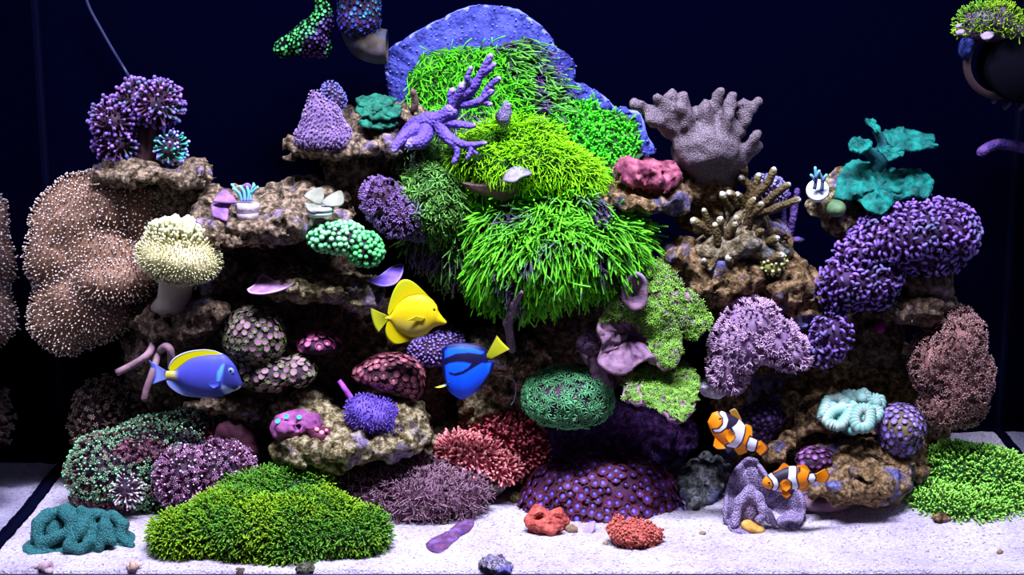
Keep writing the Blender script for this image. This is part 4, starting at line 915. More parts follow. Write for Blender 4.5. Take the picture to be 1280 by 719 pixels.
# hammer corals
GH = polyp_mat('hammer_green', [(0, (0.02, 0.16, 0.06)), (0.45, (0.05, 0.34, 0.12)), (1, (0.36, 0.88, 0.36))], 0.15, per_object=True)
GH2 = polyp_mat('hammer_green_small', [(0, (0.02, 0.14, 0.04)), (0.45, (0.04, 0.32, 0.08)), (1, (0.16, 0.78, 0.20))], 0.15, per_object=True)
KNUCK = [bubble(), bubble()]
colony_parts('hammer_coral', 'rounded mint green hammer coral under the tan shelf', 'coral', [(425,296,0.15,26,15,0.04), (402,298,0.15,13,10,0.03), (438,300,0.15,14,12,0.03)], DKBASE, BUBBLE, GH, 5.0, 6.2, 0.13, jit=0.2, seed=55, amp=0.002, pname='tentacle')
colony_parts('hammer_coral', 'smaller emerald hammer coral hanging right of the mint one', 'coral', [(460,312,0.14,16,18,0.03), (448,312,0.15,10,14,0.03)], DKBASE, BUBBLE, GH2, 4.7, 5.6, 0.13, jit=0.2, seed=56, amp=0.002, pname='tentacle')
# lilac cone and friends on the high ledge
colony('branching_coral', 'lilac cone shaped knobbly coral on the high left ledge', 'coral', [('c',394,121,0.25,6,400,165,0.25,25), (398,172,0.25,25,12,0.04), (420,172,0.24,18,14,0.04), (410,150,0.25,14,20,0.03)], skin_mat('lilac_base', (0.10, 0.05, 0.14), (0.18, 0.11, 0.24), 40, 120, 0.5),
    [star(5, 0.5, 0.16, 0.7, 0.4, 3, 0, 4)], polyp_mat('lilac_tuft', [(0, (0.08, 0.04, 0.11)), (0.5, (0.18, 0.11, 0.25)), (1, (0.36, 0.25, 0.48))], 0.3), 3.2, 4.0, 0.25, seed=57, jit=0.3, amp=0.006)
root = thing('plate_coral', 'dark green ruffled cap coral on the high ledge', 'coral', tuple(P(473, 163, 0.27)))
DG = skin_mat('dark_green_cap', (0.006, 0.055, 0.034), (0.014, 0.15, 0.085), 70, 120, 1.0)
for q, (cx, cy, w, h_, y0) in enumerate([(470,128,26,9,0.27), (490,138,14,9,0.255), (458,138,15,8,0.255), (475,143,20,8,0.245), (466,155,18,7,0.24), (486,152,12,8,0.25)]):
    o_ = [(cx + w * (0.8 + 0.35 * random.random()) * math.cos(t_), cy - h_ * (0.8 + 0.35 * random.random()) * math.sin(t_)) for t_ in np.linspace(0, 6.283, 13)[:-1]]
    V, F, R, _ = sheet((cx, cy), o_, lambda x, y, r: y0 + 0.003 * (cy - y) + 0.006 * r * r, 0.007, 8, 48, 0.004, 5, q, bump=0.008); part('plate', V, F, DG, root)
V, F = solid([(474,146,0.28,22,14,0.03)], 0.005, 0.01, 0.006); part('core', V, F, DG, root)
colony('branching_coral', 'small blue tufted coral behind the lilac cone', 'coral', [(411,114,0.31,9,10,0.02), (420,125,0.31,9,12,0.02)], DKBASE, [star(5, 0.5, 0.16, 0.7, 0.4, 3, 0, 4)], polyp_mat('blue_tuft', [(0, (0.06, 0.05, 0.18)), (1, (0.22, 0.22, 0.62))], 0.3), 3.4, 3.6, 0.31, seed=59)
v, f, t = branch([(517,138,0.28),(519,126,0.27),(516,114,0.26)], 5, 4, 7, 8, 0.003); solo('sponge', 'short brown finger sponge behind the purple staghorn', 'sponge', v, f, skin_mat('brown_sponge', (0.14, 0.07, 0.06), (0.24, 0.14, 0.12), 40, 100, 0.5))
# purple staghorn
PST = polyp_mat('staghorn_purple', [(0, (0.085, 0.05, 0.26)), (0.8, (0.125, 0.075, 0.36)), (1, (0.34, 0.25, 0.66))], 0.0); 
nt = PST.node_tree; bumpy(nt, nt.nodes['Principled BSDF'], 180, 0.9, 0.003, 'voronoi')
root = thing('staghorn_coral', 'purple branching staghorn coral reaching in front of the blue plate', 'coral', tuple(P(512, 178, 0.22)))
ST = [([(505,178,0.26),(525,155,0.23),(550,150,0.20),(566,138,0.18)], 13, 10), ([(560,142,0.19),(572,128,0.17),(578,108,0.15)], 9, 5.5), ([(574,124,0.17),(590,112,0.15),(600,95,0.14),(613,71,0.13)], 7.5, 4), ([(592,108,0.15),(584,98,0.14),(588,86,0.14)], 4.5, 3), ([(603,92,0.14),(612,86,0.13),(618,80,0.13)], 4.5, 3), ([(576,130,0.17),(596,128,0.15),(614,114,0.14)], 6.5, 4.5), ([(604,121,0.145),(612,108,0.14),(623,99,0.13)], 4.5, 3.5), ([(600,126,0.15),(612,130,0.14)], 5, 3), ([(555,152,0.19),(575,156,0.17),(592,157,0.16)], 7, 3),
      ([(550,150,0.20),(556,168,0.18),(568,178,0.165)], 10, 7), ([(566,176,0.165),(586,182,0.15),(606,179,0.14)], 6, 3), ([(584,181,0.15),(590,186,0.145),(585,198,0.14)], 4.5, 3), ([(568,178,0.165),(572,190,0.155),(568,202,0.15)], 5.5, 3.5), ([(586,184,0.15),(596,192,0.145)], 4, 2.5), ([(525,160,0.22),(505,170,0.19),(493,186,0.17)], 10, 5.5), ([(535,160,0.21),(528,176,0.18),(515,180,0.17)], 11, 8), ([(566,138,0.18),(562,122,0.18),(565,114,0.18)], 5, 4)]
for k, (b, r0, r1) in enumerate(ST):
    v, f, t = branch(b, r0, r1, 12, 12, 0.004, k); part('branch', v, f, PST, root, {'t': t, 'v': t * 0 + 0.5})
UPFEA = [star(7, 0.9, 0.12, 1.25, 0.5, 4, -0.35, 4) for _ in range(4)]
# purple xenia left of the green mass
colony_parts('pulsing_coral', 'purple pulsing xenia clump left of the green polyps', 'coral', [(480,252,0.20,20,22,0.035), (500,270,0.20,24,22,0.035), (522,284,0.22,10,14,0.03), (470,242,0.22,10,12,0.03)], DKBASE, UPFEA,
    polyp_mat('xenia_purple', [(0, (0.05, 0.02, 0.07)), (0.4, (0.12, 0.06, 0.18)), (1, (0.26, 0.15, 0.36))], 0.25, per_object=True), 5.2, 7.0, 0.18, jit=0.25, seed=60)

# ------------------------------------------------------------------ hanging things at the top
ZG = polyp_mat('zoa_green_blue', [(0, (0.01, 0.01, 0.10)), (0.5, (0.02, 0.05, 0.22)), (1, (0.03, 0.42, 0.08))], 0.5, alt=[(0, (0.015, 0.015, 0.12)), (1, (0.06, 0.05, 0.34))], altfreq=22, alt_lo=0.46, alt_hi=0.56)
ZG2 = polyp_mat('zoa_green_mint', [(0, (0.01, 0.04, 0.02)), (0.5, (0.03, 0.24, 0.05)), (1, (0.10, 0.58, 0.12))], 0.45, alt=[(0, (0.03, 0.01, 0.06)), (1, (0.09, 0.04, 0.20))], altfreq=14, alt_lo=0.52, alt_hi=0.60)
DARKP = flat_mat('pump_black', (0.0025, 0.0025, 0.005), 0.9, spec=0.02); 
root = thing('pump', 'triangular wedge of a hanging pump overgrown with green buttons, top', 'pump', tuple(P(400, 60, 0.34)))
V, F = solid([('c',402,-30,0.34,5,402,14,0.34,6), ('c',404,20,0.34,7,404,62,0.34,7), ('c',403,28,0.34,8,356,58,0.34,8), ('c',400,60,0.34,9,356,60,0.34,8), (388,50,0.34,20,16,0.03,-20), ('c',403,34,0.34,9,380,56,0.34,12), ('c',406,12,0.34,5,352,62,0.34,6), ('c',404,24,0.34,8,372,54,0.34,9)], 0.005, 0.012, 0.004); part('housing', V, F, DARKP, root)
p, n = spots(V, F, 4.0 * S(0.34), lambda p, n: to_px(p)[1] > -8); vv, ff, tt, rr = strew(MINI, p, n + RNG.normal(size=n.shape) * 0.3, 2.1 * S(0.34), 0.3); part('buttons', vv, ff, ZG2, root, {'t': tt, 'v': rr}, stuff=True, label='green and violet button polyps')
root = thing('return_nozzle', 'pale elbow nozzle capped with green and blue buttons, top', 'pipe', tuple(P(452, 78, 0.30)))
cur = smooth_path(px_path([(448,-40,0.30),(448,5,0.30),(449,28,0.30),(456,48,0.30),(470,57,0.30),(484,58,0.30)]), 26)
tb = []
rr_ = np.interp(np.linspace(0, 1, 26), [0, .6, 1], [22, 24, 20.5]) * S(0.30)
v, f, t = tube(cur, rr_, 26); v = v[:-2]; f = f[(f < len(v)).all(1)]
v2, f2, t2 = tube(cur, rr_ * 0.88, 26); v2 = v2[:-2]; f2 = f2[(f2 < len(v2)).all(1)][:, ::-1]
k = len(v); e = [( (25*26 + j), (25*26 + (j+1) % 26), k + 25*26 + (j+1) % 26) for j in range(26)] + [((25*26 + j), k + 25*26 + (j+1) % 26, k + 25*26 + j) for j in range(26)]
part('elbow', np.concatenate([v, v2]), np.concatenate([f, f2 + k, np.array(e)]), skin_mat('nozzle_pvc', (0.02, 0.025, 0.06), (0.09, 0.075, 0.09), 26, 60, 0.15, mid=(0.045, 0.034, 0.018)), root)
V, F = solid([('c',448,-30,0.285,25,448,24,0.285,25)], 0.006, 0.01, 0.005); p, n = spots(V, F, 4.4 * S(0.28), lambda p, n: to_px(p)[1] > -12)
vv, ff, tt, rr = strew(MINI, p, n + RNG.normal(size=n.shape) * 0.3, 2.3 * S(0.28), 0.3); part('base', V, F, DKBASE, root); part('buttons', vv, ff, ZG, root, {'t': tt, 'v': rr}, stuff=True, label='green and blue button polyps')
cr = smooth_path(px_path([(104,-14,0.46),(112,10,0.46),(126,36,0.46),(142,64,0.46),(158,90,0.46),(168,106,0.40)]), 30)
v, f, t = tube(cr, 1.9 * S(0.46), 8); solo('cable', 'thin blue black cable slanting down to the frogspawn', 'cable', v, f, flat_mat('cable', (0.010, 0.013, 0.05), 0.5))
# powerhead, upper right
root = thing('powerhead', 'black round powerhead pump with grown over top, upper right', 'pump', tuple(P(1262, 100, 0.26)))
v, f, t = lathe([(0.01, 30), (40, 30), (43, 26), (43, -26), (38, -30), (35, -30), (33, -24), (0.01, -24)], 40); R_ = np.array(Matrix.Rotation(math.radians(90), 3, 'X'))
part('housing', (v @ R_.T) * S(0.26) + np.array(P(1272, 82, 0.26)), f, DARKP, root)
v, f, t = lathe([(36, 3), (44, 3), (45, 0), (44, -3), (36, -3)], 40); part('ring', (v @ R_.T) * S(0.26) + np.array(P(1250, 78, 0.235)), f, flat_mat('pump_ring', (0.028, 0.012, 0.014), 0.6), root, label='brownish front ring')
v, f = box(P(1290,70,0.26).x - 0.01, XR, 0.315, 0.355, P(1290,95,0.26).z, P(1290,70,0.26).z); part('bracket', v, f, DARKP, root, smooth=False)
stars('green star polyp tuft growing on top of the powerhead', [(1236,28,0.25,34,20,0.045), (1256,40,0.25,30,14,0.04), (1216,42,0.25,16,10,0.03)], GSPL, 2.6, 7, 0.25, (0, -0.1, 0.2), 0.4, None, 61, mask=lambda p, n: to_px(p)[1] < 44 + 6 * noise3(p * 60), bm=skin_mat('tuft_base', (0.05, 0.03, 0.05), (0.12, 0.08, 0.13), 50, 100, 0.5), tm=H_MAT)
for k, (x, y, r) in enumerate([(1200,40,6), (1234,44,9), (1198,32,4)]):
    V, F, R, _ = sheet((x, y), [(x-r, y), (x, y-r*0.5), (x+r, y-r*0.3), (x+r*0.6, y+r*0.4), (x-r*0.5, y+r*0.6)], lambda a, b, q: 0.20 - 0.01*k + 0.002*(y - b), 0.004, 4, 24); solo('plate_coral', ['mauve lobe on the left of the powerhead tuft', 'pale lilac lobe in front of the powerhead tuft', 'tiny pink lobe at the upper left of the powerhead tuft'][k], 'coral', V, F, skin_mat('lilac_lobe', (0.18, 0.12, 0.25), (0.32, 0.24, 0.40), 50, 100, 0.4))
V, F = solid([(1206,62,0.24,7,12,0.02), (1210,52,0.24,8,8,0.02)], 0.004, 0.01, 0.004); solo('sponge', 'dark blue encrusting patch left of the powerhead', 'sponge', V, F, skin_mat('blue_patch', (0.006, 0.01, 0.06), (0.03, 0.05, 0.22), 90, 120, 0.6))
for k, b in enumerate([[(1250,98,0.27),(1246,112,0.25),(1243,127,0.24)], [(1262,98,0.28),(1262,122,0.26),(1256,134,0.25)], [(1282,95,0.28),(1280,120,0.26),(1276,134,0.25)]]):
    v, f, t = branch(b, 5, 4, 8, 8, 0.005, k); solo('sponge', ['dim blue finger hanging under the powerhead', 'middle brown finger hanging under the powerhead', 'right hand brown finger hanging under the powerhead'][k], 'sponge', v, f, skin_mat('dim_finger', (0.04, 0.03, 0.08), (0.14, 0.09, 0.14), 60, 100, 0.5))
v, f, t = branch([(1300,190,0.33),(1275,184,0.31),(1250,180,0.29),(1236,184,0.28),(1227,190,0.27)], 7, 6.5, 14, 10, 0.003); solo('gorgonian', 'violet finger coral sticking out of the right glass', 'coral', v, f, skin_mat('violet_finger', (0.03, 0.02, 0.12), (0.12, 0.05, 0.17), 50, 160, 0.6, kind='voronoi'))
# ------------------------------------------------------------------ right side
V, F = solid([(810,210,0.21,32,8,0.045), (800,222,0.20,24,14,0.04), (825,225,0.20,24,12,0.04), (782,205,0.21,12,8,0.025)], 0.0045, 0.012, 0.016, 34, 0.006, 70, 62)
solo('encrusting_coral', 'dusty pink lumpy encrusting coral on the shelf right of centre', 'coral', V, F, skin_mat('pink_crust', (0.08, 0.012, 0.03), (0.36, 0.10, 0.14), 60, 90, 1.0, mid=(0.20, 0.05, 0.075)))
# grey finger leather
FL = [('c',895,218,0.27,24,880,185,0.25,40), (888,190,0.25,44,28,0.05), ('c',870,180,0.24,26,835,150,0.22,12)]
for a in [(846,160,0.23,10,797,134,0.19,6), (836,156,0.22,10,814,152,0.19,6), (850,155,0.22,9,826,126,0.20,6), (858,150,0.23,10,856,126,0.21,7), (845,150,0.24,10,842,125,0.24,8), (872,160,0.24,9,870,138,0.24,7), (886,165,0.23,11,880,136,0.22,8), (894,150,0.25,9,897,118,0.24,6.5), (900,160,0.23,10,916,122,0.21,6), (898,140,0.25,7,882,132,0.24,5), (912,165,0.24,10,918,146,0.23,6), (918,175,0.23,11,935,138,0.22,6), (932,146,0.23,6,943,131,0.22,5.5), (924,195,0.24,11,941,172,0.22,6), (928,200,0.25,9,944,184,0.24,5), (905,170,0.21,10,908,150,0.20,6), (868,168,0.21,9,852,140,0.19,6), (930,138,0.23,5,926,133,0.22,5)]: FL.append(('c', a[0], a[1], a[2], a[3] * 1.05, a[4] + 0.06 * (a[4] - 880), a[5] - 3, a[6], a[7] * 1.12))
V, F = solid(FL, 0.0045, 0.008, 0.010, 34, 0.0, 40, 63, octs=3)
root = thing('leather_coral', 'grey brown finger leather coral standing on the rock at upper right', 'coral', base_of(V))
part('body', V, F, dotted_mat('finger_leather', (0.085, 0.06, 0.075), (0.20, 0.165, 0.165), 420, 0.5, strength=0.5), root)
# white tipped branching coral
ACRO = polyp_mat('acro_olive', [(0, (0.035, 0.022, 0.010)), (0.6, (0.095, 0.066, 0.026)), (0.86, (0.17, 0.14, 0.055)), (0.94, (0.36, 0.33, 0.28)), (1, (0.62, 0.60, 0.62))], 0.0); bumpy(ACRO.node_tree, ACRO.node_tree.nodes['Principled BSDF'], 200, 0.8, 0.003, 'voronoi')
root = thing('branching_coral', 'olive brown branching coral with white tips on the rust rock', 'coral', tuple(P(920, 320, 0.22)))
V, F = solid([(925,300,0.22,40,20,0.05), (900,312,0.22,34,14,0.05), (960,315,0.23,28,16,0.04), (930,275,0.25,26,22,0.04)], 0.006, 0.012, 0.016, 30, 0.006, 60, 64); part('base', V, F, rock_mat('acro_base', (0.03, 0.025, 0.015), (0.14, 0.10, 0.04), (0.30, 0.26, 0.18), (0.05, 0.08, 0.10), 0.58), root)
AB = [([(930,300,0.2),(936,275,0.18),(938,255,0.17),(941,250,0.17)], 7, 4), ([(938,270,0.18),(948,262,0.165),(951,256,0.16)], 5, 4), ([(935,278,0.22),(945,245,0.20),(960,228,0.19),(967,213,0.18)], 7, 4.5), ([(940,262,0.21),(955,255,0.19),(975,238,0.17),(985,231,0.16)], 6.5, 4), ([(945,268,0.20),(965,262,0.18),(985,254,0.17),(996,250,0.165)], 6, 4.5), ([(935,262,0.24),(942,240,0.23),(948,220,0.22)], 6, 4.5), ([(930,255,0.26),(938,236,0.25),(930,226,0.25),(926,222,0.24)], 6, 5), ([(915,262,0.22),(907,250,0.21),(904,244,0.20)], 6, 5), ([(920,258,0.22),(916,246,0.21),(912,242,0.2)], 6, 4.5), ([(926,262,0.23),(926,250,0.22),(922,244,0.21)], 6, 4.5), ([(890,296,0.20),(885,280,0.19),(880,263,0.18)], 5, 3.5), ([(896,300,0.21),(880,286,0.19),(868,277,0.18)], 7, 5.5), ([(898,300,0.19),(900,285,0.18),(900,275,0.17)], 6, 5), ([(908,300,0.18),(915,288,0.17),(919,281,0.16)], 6, 4), ([(918,296,0.21),(922,280,0.2),(921,274,0.2)], 5, 4.5), ([(945,300,0.19),(950,290,0.18),(952,288,0.18)], 6, 4), ([(955,305,0.2),(966,300,0.18),(971,298,0.17)], 6, 4), ([(898,306,0.175),(896,292,0.17),(894,282,0.165)], 5, 4), ([(890,330,0.17),(882,328,0.16),(880,326,0.155)], 5, 4), ([(912,330,0.165),(912,326,0.16),(911,323,0.155)], 6, 5), ([(895,322,0.17),(890,330,0.16),(888,335,0.155)], 5, 4), ([(960,330,0.18),(970,322,0.17),(975,320,0.165)], 6, 5), ([(948,320,0.18),(942,316,0.17),(938,314,0.165)], 5, 4)]
for k, (b, r0, r1) in enumerate(AB):
    v, f, t = branch(b, r0, r1, 10, 10, 0.004, k); part('branch', v, f, ACRO, root, {'t': t, 'v': t * 0 + 0.5})
colony('hammer_coral', 'pale blue and yellow tufts at the foot of the branching coral', 'coral', [(962,332,0.19,14,10,0.02), (972,326,0.19,10,8,0.02)], skin_mat('olive_base', (0.14, 0.14, 0.03), (0.30, 0.30, 0.08), 40, 90, 0.6), [bubble()], polyp_mat('olive_bump', [(0, (0.16, 0.17, 0.04)), (1, (0.42, 0.44, 0.20))], 0.3), 5, 3.5, 0.19, seed=65)
colony('branching_coral', 'lilac tufted coral hidden behind the olive branches', 'coral', [(955,236,0.27,16,14,0.025), (970,240,0.28,10,12,0.02)], DKBASE, [star(5, 0.5, 0.16, 0.7, 0.4, 3, 0, 4)], polyp_mat('lilac_blue_tuft', [(0, (0.10, 0.08, 0.25)), (1, (0.40, 0.38, 0.75))], 0.3), 4, 5, 0.27, seed=66)
VIO = skin_mat('violet_branch', (0.04, 0.02, 0.09), (0.12, 0.07, 0.24), 60, 170, 0.7, kind='voronoi')
root = thing('gorgonian', 'dim violet forked branch coral right of the olive one', 'coral', tuple(P(985, 330, 0.30)))
for b, r0, r1 in [([(983,330,0.30),(983,300,0.30),(978,270,0.30),(980,248,0.30),(985,243,0.30)], 5, 4.5), ([(984,305,0.30),(990,280,0.29),(994,255,0.29),(997,238,0.29)], 5, 4), ([(990,300,0.29),(998,300,0.28),(1003,300,0.28)], 4, 3), ([(980,250,0.30),(974,247,0.3)], 4, 3)]:
    v, f, t = branch(b, r0, r1, 10, 9, 0.004, 3); part('branch', v, f, VIO, root)
# frag plug right
root = thing('frag_coral', 'round white frag plug facing out with a cyan sprig, upper right', 'coral', tuple(P(1023, 248, 0.21)))
disc_plug(1022, 237, 0.20, 14, 16, root, mat=skin_mat('plug_blue_white', (0.62, 0.68, 0.80), (0.78, 0.82, 0.90), 40, 120, 0.15), tilt=(-0.15, -0.85, 0.5))
CY = polyp_mat('cyan_sprig', [(0, (0.05, 0.05, 0.12)), (0.45, (0.12, 0.26, 0.38)), (1, (0.20, 0.70, 0.68))], 0.0)
for b in [[(1018,236,0.19),(1020,224,0.185),(1019,210,0.18)], [(1027,238,0.19),(1028,226,0.185),(1024,216,0.18)], [(1019,226,0.185),(1014,219,0.18)], [(1028,226,0.185),(1033,219,0.18)], [(1020,222,0.18),(1024,214,0.175)]]:
    v, f, t = branch(b, 2.6, 1.8, 8, 7, 0); part('branch', v, f, CY, root, {'t': t, 'v': t*0+0.5})
V, F = solid([(1044,260,0.21,13,11,0.025)], 0.004, 0.01, 0.003); solo('mushroom_coral', 'dull green mushroom on the slanting rock below the plug', 'coral', V, F, skin_mat('green_mushroom', (0.06, 0.12, 0.05), (0.14, 0.22, 0.10), 40, 100, 0.4))
# turquoise plates
TQ = skin_mat('turquoise_plate', (0.002, 0.045, 0.038), (0.006, 0.19, 0.135), 45, 110, 1.0, mid=(0.004, 0.11, 0.085))
root = thing('plate_coral', 'lower wide turquoise plate coral on the slanting rock', 'coral', tuple(P(1100, 270, 0.24)))
V, F, R, _ = sheet((1100,235), [(1043,250),(1048,222),(1062,204),(1090,204),(1120,212),(1150,214),(1166,228),(1160,246),(1136,248),(1120,252),(1104,268),(1086,266),(1070,250)], lambda x, y, r: 0.22 + 0.0019 * (245 - y) - 0.02 * (1 - r), 0.008, 16, 96, 0.005, 9, rim=0.002, bump=0.012); part('plate', V, F, TQ, root)
root = thing('plate_coral', 'tiered turquoise plate coral at the very upper right', 'coral', tuple(P(1110, 205, 0.27)))
for c_, o_, y0 in [((1125,180), [(1102,168),(1118,160),(1134,162),(1150,168),(1168,170),(1168,180),(1172,184),(1150,188),(1132,190),(1112,180)], 0.25), ((1091,158), [(1080,152),(1090,149),(1097,154),(1101,166),(1092,162)], 0.27), ((1074,182), [(1060,183),(1064,175),(1082,174),(1090,184),(1078,191),(1066,190)], 0.23), ((1112,192), [(1096,186),(1112,184),(1130,188),(1126,196),(1110,200)], 0.22)]:
    V, F, R, _ = sheet(c_, o_, lambda x, y, r: y0 + 0.003 * (c_[1] - y), 0.007, 9, 60, 0.003, 5, rim=0.001, bump=0.010); part('plate', V, F, TQ, root)
V, F = solid([('c',1095,212,0.28,10,1110,180,0.27,8), ('c',1100,200,0.28,8,1076,184,0.25,5), ('c',1108,182,0.28,6,1094,162,0.28,4)], 0.005, 0.01, 0.006); part('stem', V, F, skin_mat('turquoise_stem', (0.006, 0.05, 0.06), (0.02, 0.12, 0.12), 30, 90, 0.6), root)
# big purple hammer
HP = polyp_mat('hammer_purple', [(0, (0.03, 0.012, 0.04)), (0.5, (0.07, 0.03, 0.10)), (0.8, (0.12, 0.06, 0.24)), (1, (0.22, 0.12, 0.44))], 0.3, per_object=True, alt=[(0, (0.03, 0.012, 0.04)), (0.5, (0.07, 0.05, 0.09)), (1, (0.11, 0.11, 0.24))], altfreq=20, alt_lo=0.50, alt_hi=0.68)
HAMB = skin_mat('hammer_base', (0.02, 0.008, 0.03), (0.06, 0.025, 0.08), 25, 80, 0.5)
HPs = polyp_mat('hammer_purple_rest', [(0, (0.03, 0.012, 0.04)), (0.5, (0.07, 0.03, 0.10)), (0.8, (0.12, 0.06, 0.24)), (1, (0.22, 0.12, 0.44))], 0.25)
colony_parts('hammer_coral', 'large spreading purple hammer coral on the right', 'coral', [(1140,290,0.21,72,28,0.07,-12), (1188,290,0.22,30,28,0.06), (1080,312,0.20,34,16,0.05,-20), (1160,318,0.22,40,22,0.05), (1130,272,0.24,50,18,0.05,-12)], HAMB, BEAN, HP, 6.0, 8.4, 0.19, jit=0.25, seed=67, amp=0.006, pname='tentacle', flow=(0, -0.1, 0.1))
colony_parts('hammer_coral', 'lower purple hammer coral drooping under the large one', 'coral', [(1060,350,0.18,32,20,0.045), (1095,345,0.19,28,22,0.045), (1050,370,0.19,22,16,0.03), (1090,365,0.2,24,16,0.03)], HAMB, BEAN, HP, 5.8, 8.0, 0.17, jit=0.3, seed=68, amp=0.008, pname='tentacle', flow=(0, -0.1, -0.1))
V, F = solid([(1172,355,0.22,20,26,0.04), (1150,350,0.22,30,22,0.04)], 0.006, 0.01, 0.014, 30); solo('live_rock', 'shadowed skeleton under the large purple hammer coral', 'rock', V, F, BRN)
V, F = solid([(1100,408,0.20,7,10,0.015)], 0.003, 0.005, 0.001); solo('algae', 'deep crimson leaf below the purple hammer coral', 'algae', V, F, skin_mat('crimson_leaf', (0.10, 0.005, 0.05), (0.16, 0.01, 0.08), 30, 90, 0.2))
# pink xenia
colony_parts('pulsing_coral', 'big pale pink pulsing xenia bush right of the lime plates', 'coral', [(940,400,0.17,28,20,0.045), (925,430,0.16,28,28,0.05), (910,460,0.16,18,26,0.04), (965,425,0.17,28,22,0.045), (990,440,0.17,20,14,0.04)], skin_mat('xenia_base', (0.16, 0.09, 0.18), (0.28, 0.18, 0.28), 30, 80, 0.5), UPFEA,
    polyp_mat('xenia_pink', [(0, (0.12, 0.06, 0.12)), (0.4, (0.25, 0.14, 0.24)), (1, (0.50, 0.33, 0.46))], 0.2, per_object=True), 6.0, 8.5, 0.14, jit=0.3, seed=69, face=-0.2)
colony_parts('hammer_coral', 'small violet hammer coral at the right end of the pink xenia', 'coral', [(1040,418,0.16,20,20,0.04), (1030,440,0.17,18,12,0.03)], HAMB, BEAN, HP, 5.8, 7.6, 0.16, jit=0.2, seed=70, amp=0.004, pname='tentacle')
V, F = solid([(882,482,0.18,12,7,0.02), (892,490,0.19,16,8,0.02)], 0.004, 0.01, 0.006, 50); solo('rubble', 'white rubble chunk under the pink xenia', 'rock', V, F, rock_mat('rubble_white', (0.3, 0.26, 0.34), (0.55, 0.5, 0.58), (0.8, 0.78, 0.85), (0.3, 0.2, 0.3), 0.6))
# brown bush
BB = polyp_mat('brown_bush', [(0, (0.09, 0.04, 0.03)), (0.6, (0.19, 0.09, 0.07)), (1, (0.42, 0.26, 0.25))], 0.3)
colony('leather_coral', 'brown pink shaggy tree coral at the far right', 'coral', [(1196,430,0.20,26,40,0.05), (1200,470,0.20,36,40,0.05), (1165,450,0.21,24,34,0.045), (1190,505,0.20,36,20,0.04)], skin_mat('bush_flesh', (0.16, 0.07, 0.06), (0.26, 0.13, 0.11), 30, 80, 0.4), [star(6, 0.55, 0.09, 0.8, 0.9, 3, -0.4)], BB, 4.6, 8, 0.18, (0, 0, 0.1), 0.3, seed=71, amp=0.012, face=-0.35)
# mint brain coral
MINT = polyp_mat('mint_ridge', [(0, (0.16, 0.33, 0.26)), (0.5, (0.36, 0.44, 0.37)), (1, (0.20, 0.42, 0.34))], 0.0)
depth(0.12, 1.0)
root = thing('trumpet_coral', 'mint green brain like trumpet coral on the pitted front rock', 'coral', tuple(P(1064, 545, 0.14)))
def mint_head(path, r, closed=True, Yc=0.12):
    pts = [(x, y, Yc + 0.0012 * (520 - y)) for x, y in path]; P3 = px_path(pts); 
    if closed: P3 = np.vstack([P3, P3[:1]])
    c = smooth_path(P3, 90); L = np.cumsum(np.append(0, np.linalg.norm(np.diff(c, axis=0), axis=1))); kq = np.linspace(0, L[-1], 110); c = np.stack([np.interp(kq, L, c[:, i]) for i in range(3)], 1)
    rid = 1 + 0.10 * np.sin(kq / (4.6 * S(Yc)) * 2 * math.pi)
    v, f, t = tube(c, r * S(Yc) * rid, 12); zz = (v - np.repeat(c, 12, 0).tolist() + [[0,0,0],[0,0,0]]) if False else None
    tt = np.append(np.tile(0.5 + 0.5 * np.cos(np.linspace(0, 2*math.pi, 12, endpoint=False)), len(c)), [0.5, 0.5])
    return v, f, tt
MH = [([(1032,508),(1036,500),(1048,498),(1054,506),(1046,514),(1040,520),(1030,518)], 7, 0.12), ([(1042,532),(1034,526),(1040,516),(1052,512),(1060,512),(1058,522),(1050,532)], 7.2, 0.105), ([(1074,511),(1086,512),(1088,524),(1084,534),(1072,534),(1068,522)], 7.2, 0.10), ([(1046,503),(1056,500),(1064,502),(1062,508)], 7, 0.13), ([(1068,498),(1080,492),(1084,500),(1074,504)], 7, 0.14), ([(1090,498),(1100,500),(1100,508),(1092,512)], 7, 0.135), ([(1026,524),(1028,512),(1034,506)], 5, 0.125), ([(1054,498),(1058,494),(1066,494),(1066,500)], 7, 0.145), ([(1058,522),(1064,514),(1068,506),(1062,516)], 6.5, 0.11), ([(1094,510),(1100,516),(1094,524),(1090,516)], 6, 0.125)]
for q, r, y in MH:
    v, f, t = mint_head(q, r, True, y); h = part('head', v, f, MINT, root, {'t': t, 'v': t*0+0.5})
    cx = sum(a for a, b in q) / len(q); cy = sum(b for a, b in q) / len(q)
    V, F = solid([(cx, cy, y + 0.012, r * 1.1, r * 1.1, 0.012), ('c', cx, cy, y + 0.02, 6, 1064, 540, 0.16, 8)], 0.004, 0.006); part('stem', V, F, skin_mat('mint_stem', (0.14, 0.26, 0.22), (0.26, 0.42, 0.36), 30, 90, 0.4), h)
V, F = solid([(1066,538,0.095,8,7,0.010)], 0.003, 0.005, 0.001); part('head', V, F, skin_mat('mint_bud', (0.10, 0.30, 0.24), (0.20, 0.46, 0.38), 40, 90, 0.4), root, label='small round green bud')
